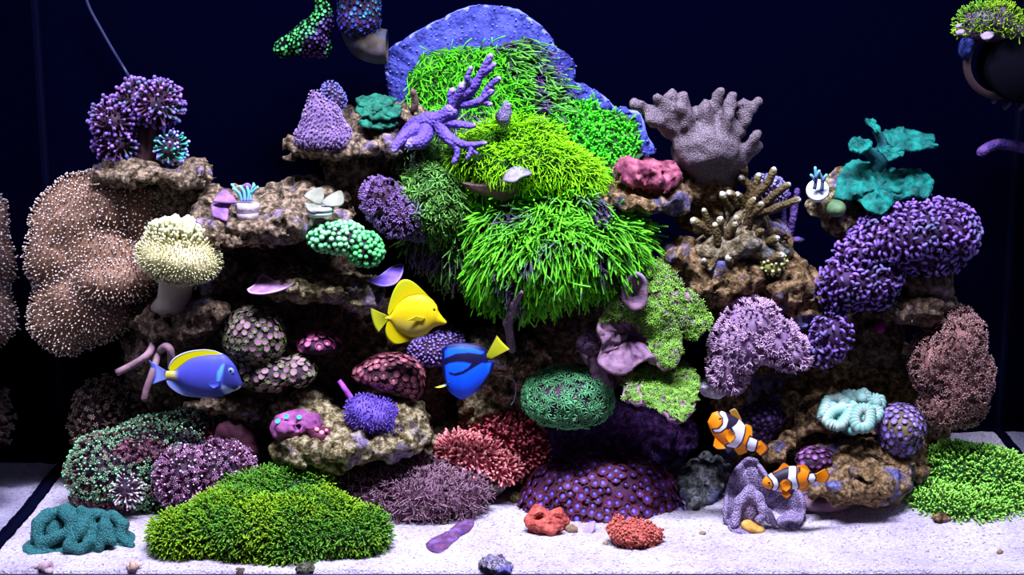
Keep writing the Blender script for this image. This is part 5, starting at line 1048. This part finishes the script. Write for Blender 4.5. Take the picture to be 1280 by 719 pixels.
# zoanthid ball
ZB = polyp_mat('zoa_ball', [(0, (0.05, 0.03, 0.03)), (0.3, (0.10, 0.07, 0.08)), (0.5, (0.16, 0.10, 0.28)), (0.8, (0.24, 0.18, 0.55)), (1, (0.50, 0.42, 0.80))], 0.3, per_object=True)
rootz, V, F = colony_parts('button_coral', 'violet button polyp ball on a pale stump right of the mint coral', 'coral', [(1126,532,0.14,28,26,0.05), (1124,552,0.14,24,16,0.04)], skin_mat('zoa_ball_base', (0.06, 0.05, 0.03), (0.16, 0.12, 0.05), 30, 90, 0.6), BUTTON, ZB, 6.2, 3.9, 0.13, jit=0.15, seed=72, pname='button')
V, F = solid([('c',1124,560,0.14,20,1124,574,0.14,18)], 0.005, 0.008, 0.003); part('stump', V, F, skin_mat('stump', (0.30, 0.24, 0.10), (0.46, 0.38, 0.20), 20, 80, 0.4), rootz, label='pale yellowish stump')
# lime polyp mound on the right sand
depth(0.07, 1.0)
stars('bright lime star polyp mound on the sand at the far right', [(1200,595,0.24,62,36,0.07), (1240,600,0.22,50,34,0.06), (1180,630,0.17,58,22,0.06), (1245,636,0.16,60,24,0.06), (1150,640,0.17,28,14,0.04), (1215,640,0.13,40,16,0.04)], polyp_mat('star_polyp_lime', [(0, (0.10, 0.10, 0.04)), (0.4, (0.16, 0.36, 0.03)), (1, (0.36, 0.86, 0.12))], 0.25), 2.8, 7.5, 0.16, (0, -0.1, 0.4), 0.3, (0, -0.2, -0.3), 73, tm=[hair(0.3, 0.12, 3, 4, 0.8, 1.2), hair(0.6, 0.12, 3, 4, 0.8, 1.2)])
depth(0.12, 1.0)
# crinkled grey leather under the clownfish
GL = dotted_mat('grey_leather', (0.15, 0.10, 0.19), (0.34, 0.30, 0.42), 330, 0.5, strength=0.7)
root = thing('leather_coral', 'crinkled grey purple leather coral on the sand below the clownfish', 'coral', tuple(P(955, 664, 0.08)))
V, F, R, _ = sheet((950,632), [(904,652),(905,626),(911,600),(922,582),(936,571),(950,580),(962,598),(976,612),(992,606),(1005,622),(1006,644),(996,660),(970,665),(940,664),(918,660)],
    lambda x, y, r: 0.12 - 0.0010 * (y - 610) * r + 0.030 * (1 - r) - 0.014 * sstep(0.8, 1.0, np.array([r]))[0] * (1 if x > 960 or y < 600 else 0.2), 0.011, 18, 110, 0.006, 9, 2, rim=0.003, bump=0.002); part('sheet', V, F, GL, root)
V, F = solid([('c',918,655,0.05,6,924,628,0.065,7), ('c',924,628,0.065,7,937,613,0.07,7), ('c',937,613,0.07,7,947,622,0.065,7), ('c',947,622,0.065,7,955,638,0.055,6), ('c',955,638,0.055,6,962,652,0.05,5), (936,640,0.075,14,22,0.012)], 0.0036, 0.006, 0.003, 40, 0, 40, 74); part('fold', V, F, GL, root)
V, F = solid([('c',948,650,0.045,5,960,640,0.055,5), ('c',960,640,0.055,5,968,655,0.05,5), (930,660,0.06,22,5,0.03), (985,655,0.07,16,8,0.03)], 0.0036, 0.006, 0.003, 40, 0, 40, 75); part('fold', V, F, GL, root)
depth(0.13, 1.0)
V, F = solid([(942,660,0.035,16,6,0.015,14), (936,657,0.035,9,6,0.012)], 0.003, 0.006, 0.003, 50); solo('snail', 'ochre orange snail on the sand before the grey leather', 'snail', V, F, skin_mat('ochre_snail', (0.42, 0.20, 0.03), (0.62, 0.36, 0.08), 60, 120, 0.5))
depth(0.12, 1.0)
V, F = solid([(1030,628,0.12,38,12,0.03)], 0.005, 0.01, 0.003); solo('plate_coral', 'mauve flat underside below the pitted front rock', 'coral', V, F, MAUVEPLATE)
colony_parts('button_coral', 'cluster of plum buttons on the front rock behind the lower clownfish', 'coral', [(1022,572,0.13,22,10,0.03), (1010,578,0.12,12,8,0.02)], DKBASE, BUTTON, polyp_mat('zoa_plum', [(0, (0.05, 0.02, 0.04)), (0.5, (0.16, 0.05, 0.14)), (1, (0.34, 0.18, 0.44))], 0.4, per_object=True), 7.0, 4, 0.12, seed=75, pname='button')
depth(0.14, 0.75)
colony_parts('button_coral', 'dark violet buttons in the hollow above the upper clownfish', 'coral', [(952,520,0.20,30,16,0.03), (945,540,0.2,22,10,0.03)], DKBASE, BUTTON, polyp_mat('zoa_dark', [(0, (0.02, 0.01, 0.03)), (0.6, (0.06, 0.03, 0.10)), (1, (0.22, 0.16, 0.40))], 0.5, per_object=True), 6, 3.4, 0.2, seed=76, pname='button')
depth(0.17, 1.0)
# ------------------------------------------------------------------ centre front
ZD = polyp_mat('zoa_dome', [(0, (0.015, 0.004, 0.010)), (0.25, (0.03, 0.007, 0.016)), (0.44, (0.13, 0.026, 0.045)), (0.62, (0.06, 0.014, 0.04)), (0.72, (0.06, 0.035, 0.26)), (0.90, (0.20, 0.17, 0.66)), (1, (0.14, 0.11, 0.52))], 0.3, per_object=True)
colony_parts('button_coral', 'big plum button polyp dome with violet centres on the sand', 'coral', [(752,618,0.14,96,52,0.085), (696,636,0.13,46,34,0.06), (808,634,0.14,46,34,0.06), (752,640,0.11,76,30,0.07)], skin_mat('dome_base', (0.035, 0.010, 0.03), (0.07, 0.02, 0.05), 30, 80, 0.5), BUTTON, ZD, 9.0, 6.0, 0.11, jit=0.12, seed=77, pname='button', amp=0.004, svar=0.25)
depth(0.2, 1.0)
REDB = skin_mat('red_base', (0.12, 0.015, 0.025), (0.24, 0.04, 0.05), 30, 90, 0.5)
RED = polyp_mat('goniopora_red', [(0, (0.14, 0.018, 0.03)), (0.5, (0.42, 0.05, 0.07)), (1, (0.74, 0.18, 0.19))], 0.35)
PNK = polyp_mat('goniopora_pink', [(0, (0.22, 0.03, 0.05)), (0.5, (0.56, 0.12, 0.13)), (1, (0.90, 0.34, 0.30))], 0.3)
colony('flowerpot_coral', 'brick red flowerpot coral behind the coral pink one', 'coral', [(630,550,0.19,46,36,0.05), (610,525,0.21,26,18,0.04), (660,570,0.19,28,30,0.04)], REDB, H_FAT, RED, 3.8, 7.5, 0.18, (0, -0.1, 0.1), 0.4, seed=78, amp=0.010)
colony('flowerpot_coral', 'coral pink flowerpot coral in front of the brick red one', 'coral', [(590,574,0.12,36,24,0.05), (570,562,0.13,22,16,0.04), (620,585,0.12,28,14,0.04)], REDB, H_FAT, PNK, 3.8, 7.5, 0.11, (0, -0.1, 0.15), 0.35, seed=79, amp=0.008)
depth(0.17, 1.0)
# mauve soft coral clump
colony('soft_coral', 'mauve bushy soft coral on the sand beside the green mat', 'coral', [(525,606,0.10,62,22,0.06), (468,610,0.10,36,16,0.05), (568,618,0.09,36,24,0.05), (520,630,0.09,56,16,0.05)], skin_mat('mauve_base', (0.10, 0.04, 0.07), (0.18, 0.09, 0.13), 30, 80, 0.5), H_THIN + [star(5, 0.5, 0.06, 0.9, 0.8, 3, 0)], polyp_mat('mauve_frond', [(0, (0.07, 0.03, 0.045)), (0.5, (0.16, 0.075, 0.10)), (1, (0.34, 0.20, 0.25))], 0.3), 3.0, 11, 0.09, (0, -0.15, 0.2), 0.4, seed=80)
depth(0.125, 1.0)
# red mushrooms on the sand
RM = skin_mat('mushroom_red', (0.24, 0.035, 0.028), (0.50, 0.12, 0.085), 50, 170, 0.8, mid=(0.38, 0.07, 0.05), kind='voronoi')
V, F = solid([('c',660,650,0.045,6,672,637,0.06,7), ('c',672,637,0.06,7,686,645,0.05,6), ('c',686,645,0.05,6,698,641,0.055,7), ('c',698,641,0.055,6,707,652,0.05,6), ('c',662,655,0.035,6,676,657,0.025,6), ('c',676,657,0.025,6,686,648,0.03,5), ('c',686,648,0.03,5,700,655,0.025,6), ('c',700,655,0.025,6,690,664,0.02,6), ('c',690,664,0.02,6,676,660,0.02,5), (682,660,0.05,24,8,0.025), (682,652,0.065,20,12,0.02)], 0.0028, 0.003, 0.002, 60, 0, 40, 81); solo('mushroom_coral', 'folded brick red mushroom coral, left of the two on the sand', 'coral', V, F, RM)
depth(0.08, 1.0)
V, F = solid([(793,668,0.035,28,15,0.035), (775,664,0.04,14,12,0.025), (812,670,0.04,14,13,0.025), ('c',772,652,0.05,5,778,660,0.045,7)], 0.003, 0.008, 0.007, 60, 0.004, 110, 82)
root = thing('mushroom_coral', 'shaggy brick red mushroom coral, right of the two on the sand', 'coral', base_of(V)); part('body', V, F, RM, root)
p, n = spots(V, F, 3.0 * S(0.03)); vv, ff, tt, rr = strew(BUBBLE, p, n + RNG.normal(size=n.shape) * 0.4, 2.6 * S(0.03), 0.5); part('warts', vv, ff, polyp_mat('mushroom_wart', [(0, (0.24, 0.04, 0.03)), (1, (0.50, 0.13, 0.09))], 0.3), root, {'t': tt, 'v': rr}, stuff=True)
depth(0.03, 1.0)
# green mats on the sand, lower left
stars('olive green star polyp mat on the sand, lower left', [(330,660,0.07,92,32,0.07), (240,668,0.06,52,26,0.05), (430,665,0.07,56,28,0.06), (290,640,0.10,50,22,0.06), (390,640,0.10,56,20,0.05), (350,680,0.045,70,18,0.05)], GSPL, 2.3, 8.5, 0.05, (0, -0.2, 0.4), 0.35, (0, -0.3, -0.2), 83, tm=H_MAT)
depth(0.06, 1.0)
stars('raised green star polyp cushion at the back of the lower left mat', [(330,612,0.14,52,18,0.05), (372,606,0.15,44,16,0.04), (300,622,0.13,30,14,0.04)], GSPL, 2.4, 8.5, 0.13, (0, -0.2, 0.4), 0.35, (0, -0.3, -0.2), 84, tm=H_MAT)
depth(0.14, 0.75)
# ------------------------------------------------------------------ left, middle and floor
ZS = polyp_mat('zoa_mauve_green', [(0, (0.05, 0.03, 0.03)), (0.33, (0.08, 0.10, 0.03)), (0.44, (0.18, 0.30, 0.06)), (0.54, (0.24, 0.12, 0.16)), (0.75, (0.34, 0.14, 0.24)), (0.88, (0.14, 0.06, 0.12)), (1, (0.60, 0.45, 0.66))], 0.3, per_object=True)
colony_parts('button_coral', 'round dome of mauve buttons with green rims above the surgeonfish head', 'coral', [(318,420,0.20,40,38,0.055), (318,450,0.21,30,16,0.04)], DKBASE, BUTTON, ZS, 7.2, 4.0, 0.18, jit=0.12, seed=85, pname='button')
colony_parts('button_coral', 'lower mauve button colony along the rock beneath the dome', 'coral', [(335,468,0.19,36,20,0.04), (375,465,0.19,18,18,0.04), (305,462,0.20,18,16,0.035)], DKBASE, BUTTON, ZS, 7.2, 4.0, 0.17, jit=0.15, seed=86, pname='button')
colony_parts('button_coral', 'small crimson pink button patch left of the yellow fish', 'coral', [(398,430,0.22,26,13,0.04)], DKBASE, BUTTON, polyp_mat('zoa_pink', [(0, (0.08, 0.01, 0.03)), (0.35, (0.20, 0.03, 0.08)), (0.5, (0.42, 0.09, 0.20)), (0.8, (0.55, 0.16, 0.30)), (1, (0.62, 0.30, 0.45))], 0.2, per_object=True), 7.2, 4.2, 0.2, jit=0.12, seed=87, pname='button', up=-0.1)
colony_parts('button_coral', 'russet button coral with white centres below the yellow fish', 'coral', [(492,466,0.20,36,20,0.05), (515,478,0.20,14,20,0.04), (460,466,0.21,18,12,0.03)], DKBASE, BUTTON, polyp_mat('zoa_russet', [(0, (0.06, 0.02, 0.03)), (0.3, (0.14, 0.04, 0.05)), (0.5, (0.30, 0.08, 0.09)), (0.8, (0.34, 0.12, 0.16)), (0.9, (0.5, 0.4, 0.5)), (1, (0.72, 0.62, 0.75))], 0.25, per_object=True), 7.4, 4.4, 0.18, jit=0.15, seed=88, pname='button')
colony('encrusting_coral', 'violet blue velvety coral on the pale ledge', 'coral', [(468,518,0.14,30,20,0.04), (450,512,0.14,14,14,0.03), (490,530,0.15,16,12,0.03)], skin_mat('violet_base', (0.06, 0.03, 0.22), (0.14, 0.08, 0.40), 30, 120, 0.6), [hair(0.2, 0.2, 3, 4, 0.8, 1.2)], polyp_mat('violet_velvet', [(0, (0.05, 0.025, 0.18)), (1, (0.17, 0.095, 0.50))], 0.3), 3.2, 3.4, 0.13, jit=0.3, seed=89)
V, F = solid([(370,530,0.13,30,16,0.04), (352,538,0.13,14,12,0.03), (390,528,0.13,12,10,0.03), ('h',362,520,0.09,5,4,0.012), ('h',380,524,0.088,5,4,0.012), ('h',372,534,0.088,5,4,0.012)], 0.0035, 0.008, 0.006, 45, 0.003, 80, 90)
root = thing('brain_coral', 'lumpy magenta coral with green mouths left on the pale ledge', 'coral', base_of(V)); part('body', V, F, skin_mat('magenta_brain', (0.14, 0.03, 0.12), (0.36, 0.10, 0.28), 40, 100, 0.5, mid=(0.24, 0.06, 0.18)), root)
for x, y in [(347,527),(358,521),(362,531),(374,522),(380,531),(369,538),(350,537)]:
    v, f, t = lathe([(1.5, -2), (3.6, 0.4), (3.2, 1.0), (1.4, 0.2), (0.02, -0.2)], 12); v, f, t = rot_to((v, f, t), (0, -0.8, 0.6)); part('mouth', v * S(0.09) + np.array(P(x, y, 0.0935)), f, skin_mat('brain_mouth', (0.02, 0.20, 0.16), (0.08, 0.40, 0.30), 80, 100, 0.3), root, label='green mouth')
V, F = solid([(400,543,0.10,15,9,0.025), (392,538,0.10,8,6,0.02)], 0.0035, 0.006, 0.005, 50); root = thing('mushroom_coral', 'dark wine mushroom with pink spots at the ledge front', 'coral', base_of(V)); part('body', V, F, skin_mat('wine_mushroom', (0.05, 0.006, 0.02), (0.12, 0.02, 0.05), 40, 100, 0.4), root)
for x, y, r in [(396,537,3.2), (402,541,3.4), (408,538,2.4), (392,541,2)]:
    v, f, t = lathe([(1, -1), (1, 0.1), (0.7, 0.45), (0.02, 0.55)], 10); v, f, t = rot_to((v, f, t), (0, -0.7, 0.7)); part('spot', v * r * S(0.08) + np.array(P(x, y, 0.077)), f, skin_mat('pink_spot', (0.6, 0.2, 0.26), (0.75, 0.32, 0.36), 50, 90, 0.1), root)
v, f, t = branch([(424,476,0.18),(431,486,0.17),(438,496,0.17)], 3, 4, 7, 8, 0.003); solo('sponge', 'bright magenta sliver above the pale ledge', 'sponge', v, f, skin_mat('magenta_sliver', (0.25, 0.04, 0.34), (0.42, 0.10, 0.52), 40, 100, 0.4))
colony('button_coral', 'violet bumpy crust between the yellow and blue fish', 'coral', [(540,438,0.27,28,16,0.04), (560,428,0.28,20,14,0.03)], DKBASE, [bubble()], polyp_mat('violet_crust', [(0, (0.06, 0.03, 0.14)), (1, (0.26, 0.18, 0.50))], 0.4), 3.6, 3.0, 0.27, seed=91)
V, F = solid([('c',640,436,0.20,6,635,404,0.14,5.5), ('c',635,404,0.14,5.5,642,382,0.10,4.5), ('c',642,382,0.10,4.5,652,365,0.06,3)], 0.003, 0.006, 0.002, 60); solo('gorgonian', 'bare grey mauve stalk rising beside the blue fish tail', 'coral', V, F, dotted_mat('grey_stalk', (0.13, 0.09, 0.12), (0.24, 0.19, 0.22), 300, 0.45))
v, f, t = tube(smooth_path(px_path([(632,470,0.22),(642,475,0.22),(645,488,0.22),(642,502,0.22),(638,506,0.22)]), 16), 0.6 * S(0.22), 5); solo('feeding_thread', 'fine pale thread looping above the red coral', 'thread', v, f, flat_mat('thread', (0.2, 0.2, 0.3), 0.5))
depth(0.12, 1.0)
# flowerpot mass, left
GF = polyp_mat('flowerpot_green', [(0, (0.08, 0.03, 0.03)), (0.55, (0.18, 0.07, 0.07)), (0.85, (0.13, 0.44, 0.18)), (1, (0.28, 0.72, 0.38))], 0.35, alt=[(0, (0.08, 0.02, 0.03)), (1, (0.24, 0.09, 0.12))], altfreq=15, alt_lo=0.52, alt_hi=0.62)
colony('flowerpot_coral', 'large green tipped flowerpot coral mound at lower left', 'coral', [(150,590,0.18,58,48,0.07), (200,560,0.20,60,34,0.07), (125,588,0.17,34,38,0.05), (190,606,0.18,44,38,0.05), (240,545,0.22,34,28,0.05)], DKBASE, [hair(0.2, 0.10, 3, 5, 0.8, 1.9), star(6, 0.4, 0.10, 0.6, 0.9, 3, -0.2)], GF, 3.8, 8.0, 0.16, (0, -0.1, 0.1), 0.3, seed=92)
colony('flowerpot_coral', 'dull brown flowerpot coral rising behind the green tipped mound', 'coral', [(128,515,0.28,28,36,0.05), (110,535,0.27,16,22,0.03), (155,510,0.30,30,26,0.04)], DKBASE, [star(6, 0.4, 0.10, 0.6, 0.9, 3, -0.2)], polyp_mat('flowerpot_brown', [(0, (0.10, 0.05, 0.04)), (0.6, (0.20, 0.11, 0.09)), (1, (0.36, 0.30, 0.19))], 0.4), 5, 9, 0.27, (0, 0, 0.2), 0.35, seed=93)
PF = polyp_mat('flowerpot_purple', [(0, (0.12, 0.03, 0.07)), (0.6, (0.26, 0.09, 0.18)), (0.9, (0.34, 0.16, 0.28)), (1, (0.72, 0.60, 0.72))], 0.35)
colony('flowerpot_coral', 'plum coloured flowerpot coral with pale tips, right of the green mound', 'coral', [(232,598,0.13,32,38,0.05), (275,588,0.13,40,30,0.05), (250,620,0.12,36,22,0.04)], DKBASE, [hair(0.2, 0.09, 3, 5, 0.8, 1.9), star(6, 0.4, 0.09, 0.6, 0.9, 3, -0.2)], PF, 4.2, 8.5, 0.12, (0, -0.1, 0.1), 0.3, seed=94)
colony('flowerpot_coral', 'small white tipped tuft low on the green flowerpot mound', 'coral', [(160,612,0.11,13,17,0.03)], DKBASE, H_KNOB, polyp_mat('white_tuft', [(0, (0.14, 0.06, 0.08)), (0.7, (0.5, 0.42, 0.46)), (1, (0.85, 0.86, 0.80))], 0.2), 4.4, 7, 0.11, jit=0.3, seed=95)
V, F, R, _ = sheet((296,556), [(268,545),(276,530),(296,527),(314,538),(322,560),(318,580),(300,586),(280,572)], lambda x, y, r: 0.165 + 0.02 * r * r, 0.012, 10, 60, 0.002, 9, bump=0.002); solo('mushroom_coral', 'dark maroon disc mushroom behind the plum flowerpot coral', 'coral', V, F, skin_mat('maroon_disc', (0.05, 0.012, 0.02), (0.10, 0.03, 0.05), 20, 80, 0.4))
depth(0.14, 0.75)
WORM = skin_mat('pink_worm', (0.16, 0.08, 0.10), (0.30, 0.18, 0.20), 30, 100, 0.3)
root = thing('gorgonian', 'dusky pink bare branches behind the blue surgeonfish tail', 'coral', tuple(P(200, 440, 0.26)))
for b, r0, r1 in [([(146,466,0.12),(166,456,0.12),(184,444,0.12),(192,430,0.15)], 4.5, 5), ([(214,462,0.14),(214,442,0.12),(208,433,0.12),(198,440,0.15)], 5, 5), ([(180,500,0.11),(184,484,0.11),(192,462,0.12),(198,440,0.15)], 4, 5)]:
    v, f, t = branch(b, r0, r1, 12, 9, 0.002); part('branch', v, f, WORM, root)
depth(0.04, 1.0)
# teal carpet coral: thick ruffled folds
TEAL = dotted_mat('teal_carpet', (0.012, 0.085, 0.085), (0.04, 0.20, 0.18), 380, 0.5, strength=0.8)
def folds(): 
    b = [(100,682,0.08,66,14,0.05), (100,668,0.10,46,20,0.035), (68,664,0.085,20,18,0.025), (112,662,0.085,24,18,0.025), (146,668,0.09,16,14,0.025), (52,684,0.06,24,9,0.04), (150,678,0.09,22,10,0.04)]
    for q in [[(46,672,0.05,9),(48,655,0.06,9),(60,644,0.08,9),(78,640,0.09,8)], [(80,640,0.08,9),(90,650,0.06,10),(88,666,0.05,8)], [(88,664,0.05,8),(70,672,0.045,8),(50,680,0.04,7)], [(84,682,0.03,7),(100,664,0.045,8),(112,646,0.07,9),(102,640,0.09,8)], [(84,684,0.03,6),(100,688,0.028,7),(112,678,0.035,6)], [(118,640,0.09,7),(134,646,0.07,6),(128,655,0.06,6)], [(124,684,0.04,7),(132,660,0.055,9),(140,676,0.045,7)], [(140,645,0.09,8),(154,656,0.08,8),(150,670,0.07,7),(164,682,0.06,6)], [(110,680,0.045,9),(116,660,0.06,8)], [(68,640,0.10,6),(84,636,0.1,6),(92,640,0.1,6)]]:
        for a, c in zip(q, q[1:]): b.append(('c',) + a + c)
    return b
V, F = solid(folds(), 0.0032, 0.0035, 0.003, 45, 0, 40, 96); solo('carpet_coral', 'teal folded carpet coral on the sand at the lower left corner', 'coral', V, F, TEAL)
# ------------------------------------------------------------------ small things on the sand
depth(0.0, 1.0)
def at_floor(px, py):
    Y = 0.1
    for _ in range(40):
        p = P(px, py, Y); z = float(sand_z(np.array([p.x]), np.array([Y]))[0]); Y = min(max(Y + (p.z - z) * 2.0, 0.005), 0.5)
    return P(px, py, Y)
def shell(name, label, x, y, L, r, mat, yaw, turns=4, cat='snail'):
    """coiled cone shell lying on the sand"""
    th = np.linspace(0, turns * 2 * math.pi, 60 * 1); q = np.linspace(0, 1, 60); rad = r * (0.12 + 0.88 * q)
    pts = np.stack([L * (1 - q) - L * 0.5, rad * 0.55 * np.cos(th), rad * 0.55 * np.sin(th)], 1); v, f, t = tube(pts, rad * 0.55, 9)
    c, s = math.cos(yaw), math.sin(yaw); v = np.stack([v[:,0]*c - v[:,1]*s, v[:,0]*s + v[:,1]*c, v[:,2]], 1)
    b = at_floor(x, y); sc = S(b.y); v = v * sc; v[:, 2] -= v[:, 2].min() + 0.002; v += np.array(b); o = solo(name, label, cat, v, f, mat); return o
SH1 = skin_mat('shell_mauve', (0.30, 0.18, 0.22), (0.55, 0.42, 0.42), 80, 120, 0.3); SH2 = skin_mat('shell_tan', (0.45, 0.26, 0.18), (0.75, 0.58, 0.48), 60, 120, 0.3)
SHD = skin_mat('shell_dark', (0.02, 0.014, 0.012), (0.12, 0.08, 0.05), 70, 120, 0.4); SHB = skin_mat('shell_brown', (0.14, 0.09, 0.05), (0.30, 0.20, 0.12), 70, 120, 0.4)
shell('shell', 'mauve pointed shell at the lower left edge of the sand', 52, 717, 26, 10, SH1, 3.0, cat='shell'); shell('shell', 'peach curled shell on the sand below the teal coral', 171, 713, 16, 9, SH2, 0.5, cat='shell')
shell('snail', 'black brown snail behind the teal coral, left of two', 91, 631, 12, 11, SHD, 2.8); shell('snail', 'tan snail behind the teal coral, right of two', 107, 634, 12, 9, SHB, 0.4)
shell('snail', 'small dark snail on top of the spotted shell, front', 622, 700, 14, 5, SHD, 3.3)
V = at_floor(621, 716)
V, F = solid([(622,706,V.y,20,7,0.022,12), (608,702,V.y,10,4,0.012,-20)], 0.003, 0.006, 0.008, 60, 0.004, 110, 97); solo('shell', 'grey spotted broken shell at the front of the sand', 'shell', V, F, rock_mat('shell_spotted', (0.03, 0.03, 0.05), (0.16, 0.13, 0.16), (0.5, 0.46, 0.52), (0.10, 0.08, 0.30), 0.5, 40))
V, F, R, _ = sheet((560,674), [(532,682),(540,675),(556,668),(574,656),(592,650),(588,664),(576,672),(562,684),(550,692),(536,688)], lambda x, y, r: 0.08 + 0.0034 * (690 - y), 0.012, 7, 50, 0.002, 4, bump=0.004); solo('rubble', 'violet plate fragment lying on the sand, front centre', 'rock', V, F, skin_mat('violet_fragment', (0.05, 0.03, 0.13), (0.15, 0.09, 0.28), 60, 110, 1.0, mid=(0.13, 0.045, 0.10)))
def pebble(label, x, y, rx, ry, mat, seed, name='pebble', cat='stone'):
    b = at_floor(x, y); V, F = solid([(x, y - ry * 0.6, b.y, rx, ry, rx * S(b.y) * 0.9)], 0.0025, 0.005, 0.004, 60, 0.002, 120, seed); solo(name, label, cat, V, F, mat)
pebble('dark mossy pebble at the front of the green mat', 382, 716, 13, 8, rock_mat('pebble_dark', (0.01, 0.015, 0.01), (0.06, 0.06, 0.03), (0.2, 0.2, 0.14), (0.05, 0.05, 0.10), 0.6, 40), 98)
pebble('black pebble at the very front left of the green mat', 300, 718, 8, 5, SHD, 99)
pebble('green brown pebble behind the left red mushroom', 646, 626, 9, 7, rock_mat('pebble_green', (0.06, 0.06, 0.01), (0.24, 0.24, 0.06), (0.4, 0.4, 0.2), (0.1, 0.1, 0.1), 0.7, 40), 100)
pebble('brown pebble right of the left red mushroom', 714, 664, 9, 5, SHB, 101)
pebble('dark rubble bit under the mauve bush', 556, 655, 5, 3, SHD, 102); pebble('brown rubble bit left of the shaggy mushroom', 757, 681, 4, 2.5, SHB, 103)
pebble('small brown stone against the lime mound', 1177, 650, 12, 6, OCH, 104)
pebble('tiny stone on the right hand sand', 1252, 692, 5, 3, SHB, 105); pebble('tiny pale stone near the front glass, right', 1160, 690, 4, 2.5, SH1, 106); pebble('tiny maroon stone on the sand right of the shaggy mushroom', 878, 668, 5, 2.5, SHB, 107)
V, F, R, _ = sheet((736,662), [(727,672),(733,656),(744,652),(742,664),(732,674)], lambda x, y, r: 0.165 + 0.001 * (662 - y), 0.004, 5, 30); solo('algae', 'lilac leaf scrap on the sand between the red mushrooms', 'algae', V, F, skin_mat('lilac_scrap', (0.20, 0.14, 0.40), (0.36, 0.28, 0.60), 50, 100, 0.3))
colony_parts('button_coral', 'grey violet button cluster at the right end of the plum dome', 'coral', [(852,634,0.29,9,8,0.02), (845,640,0.28,9,5,0.02)], DKBASE, BUTTON, polyp_mat('zoa_grey', [(0, (0.05, 0.03, 0.10)), (0.5, (0.14, 0.10, 0.26)), (1, (0.50, 0.46, 0.7))], 0.3, per_object=True), 6.5, 4, 0.29, seed=108, pname='button')
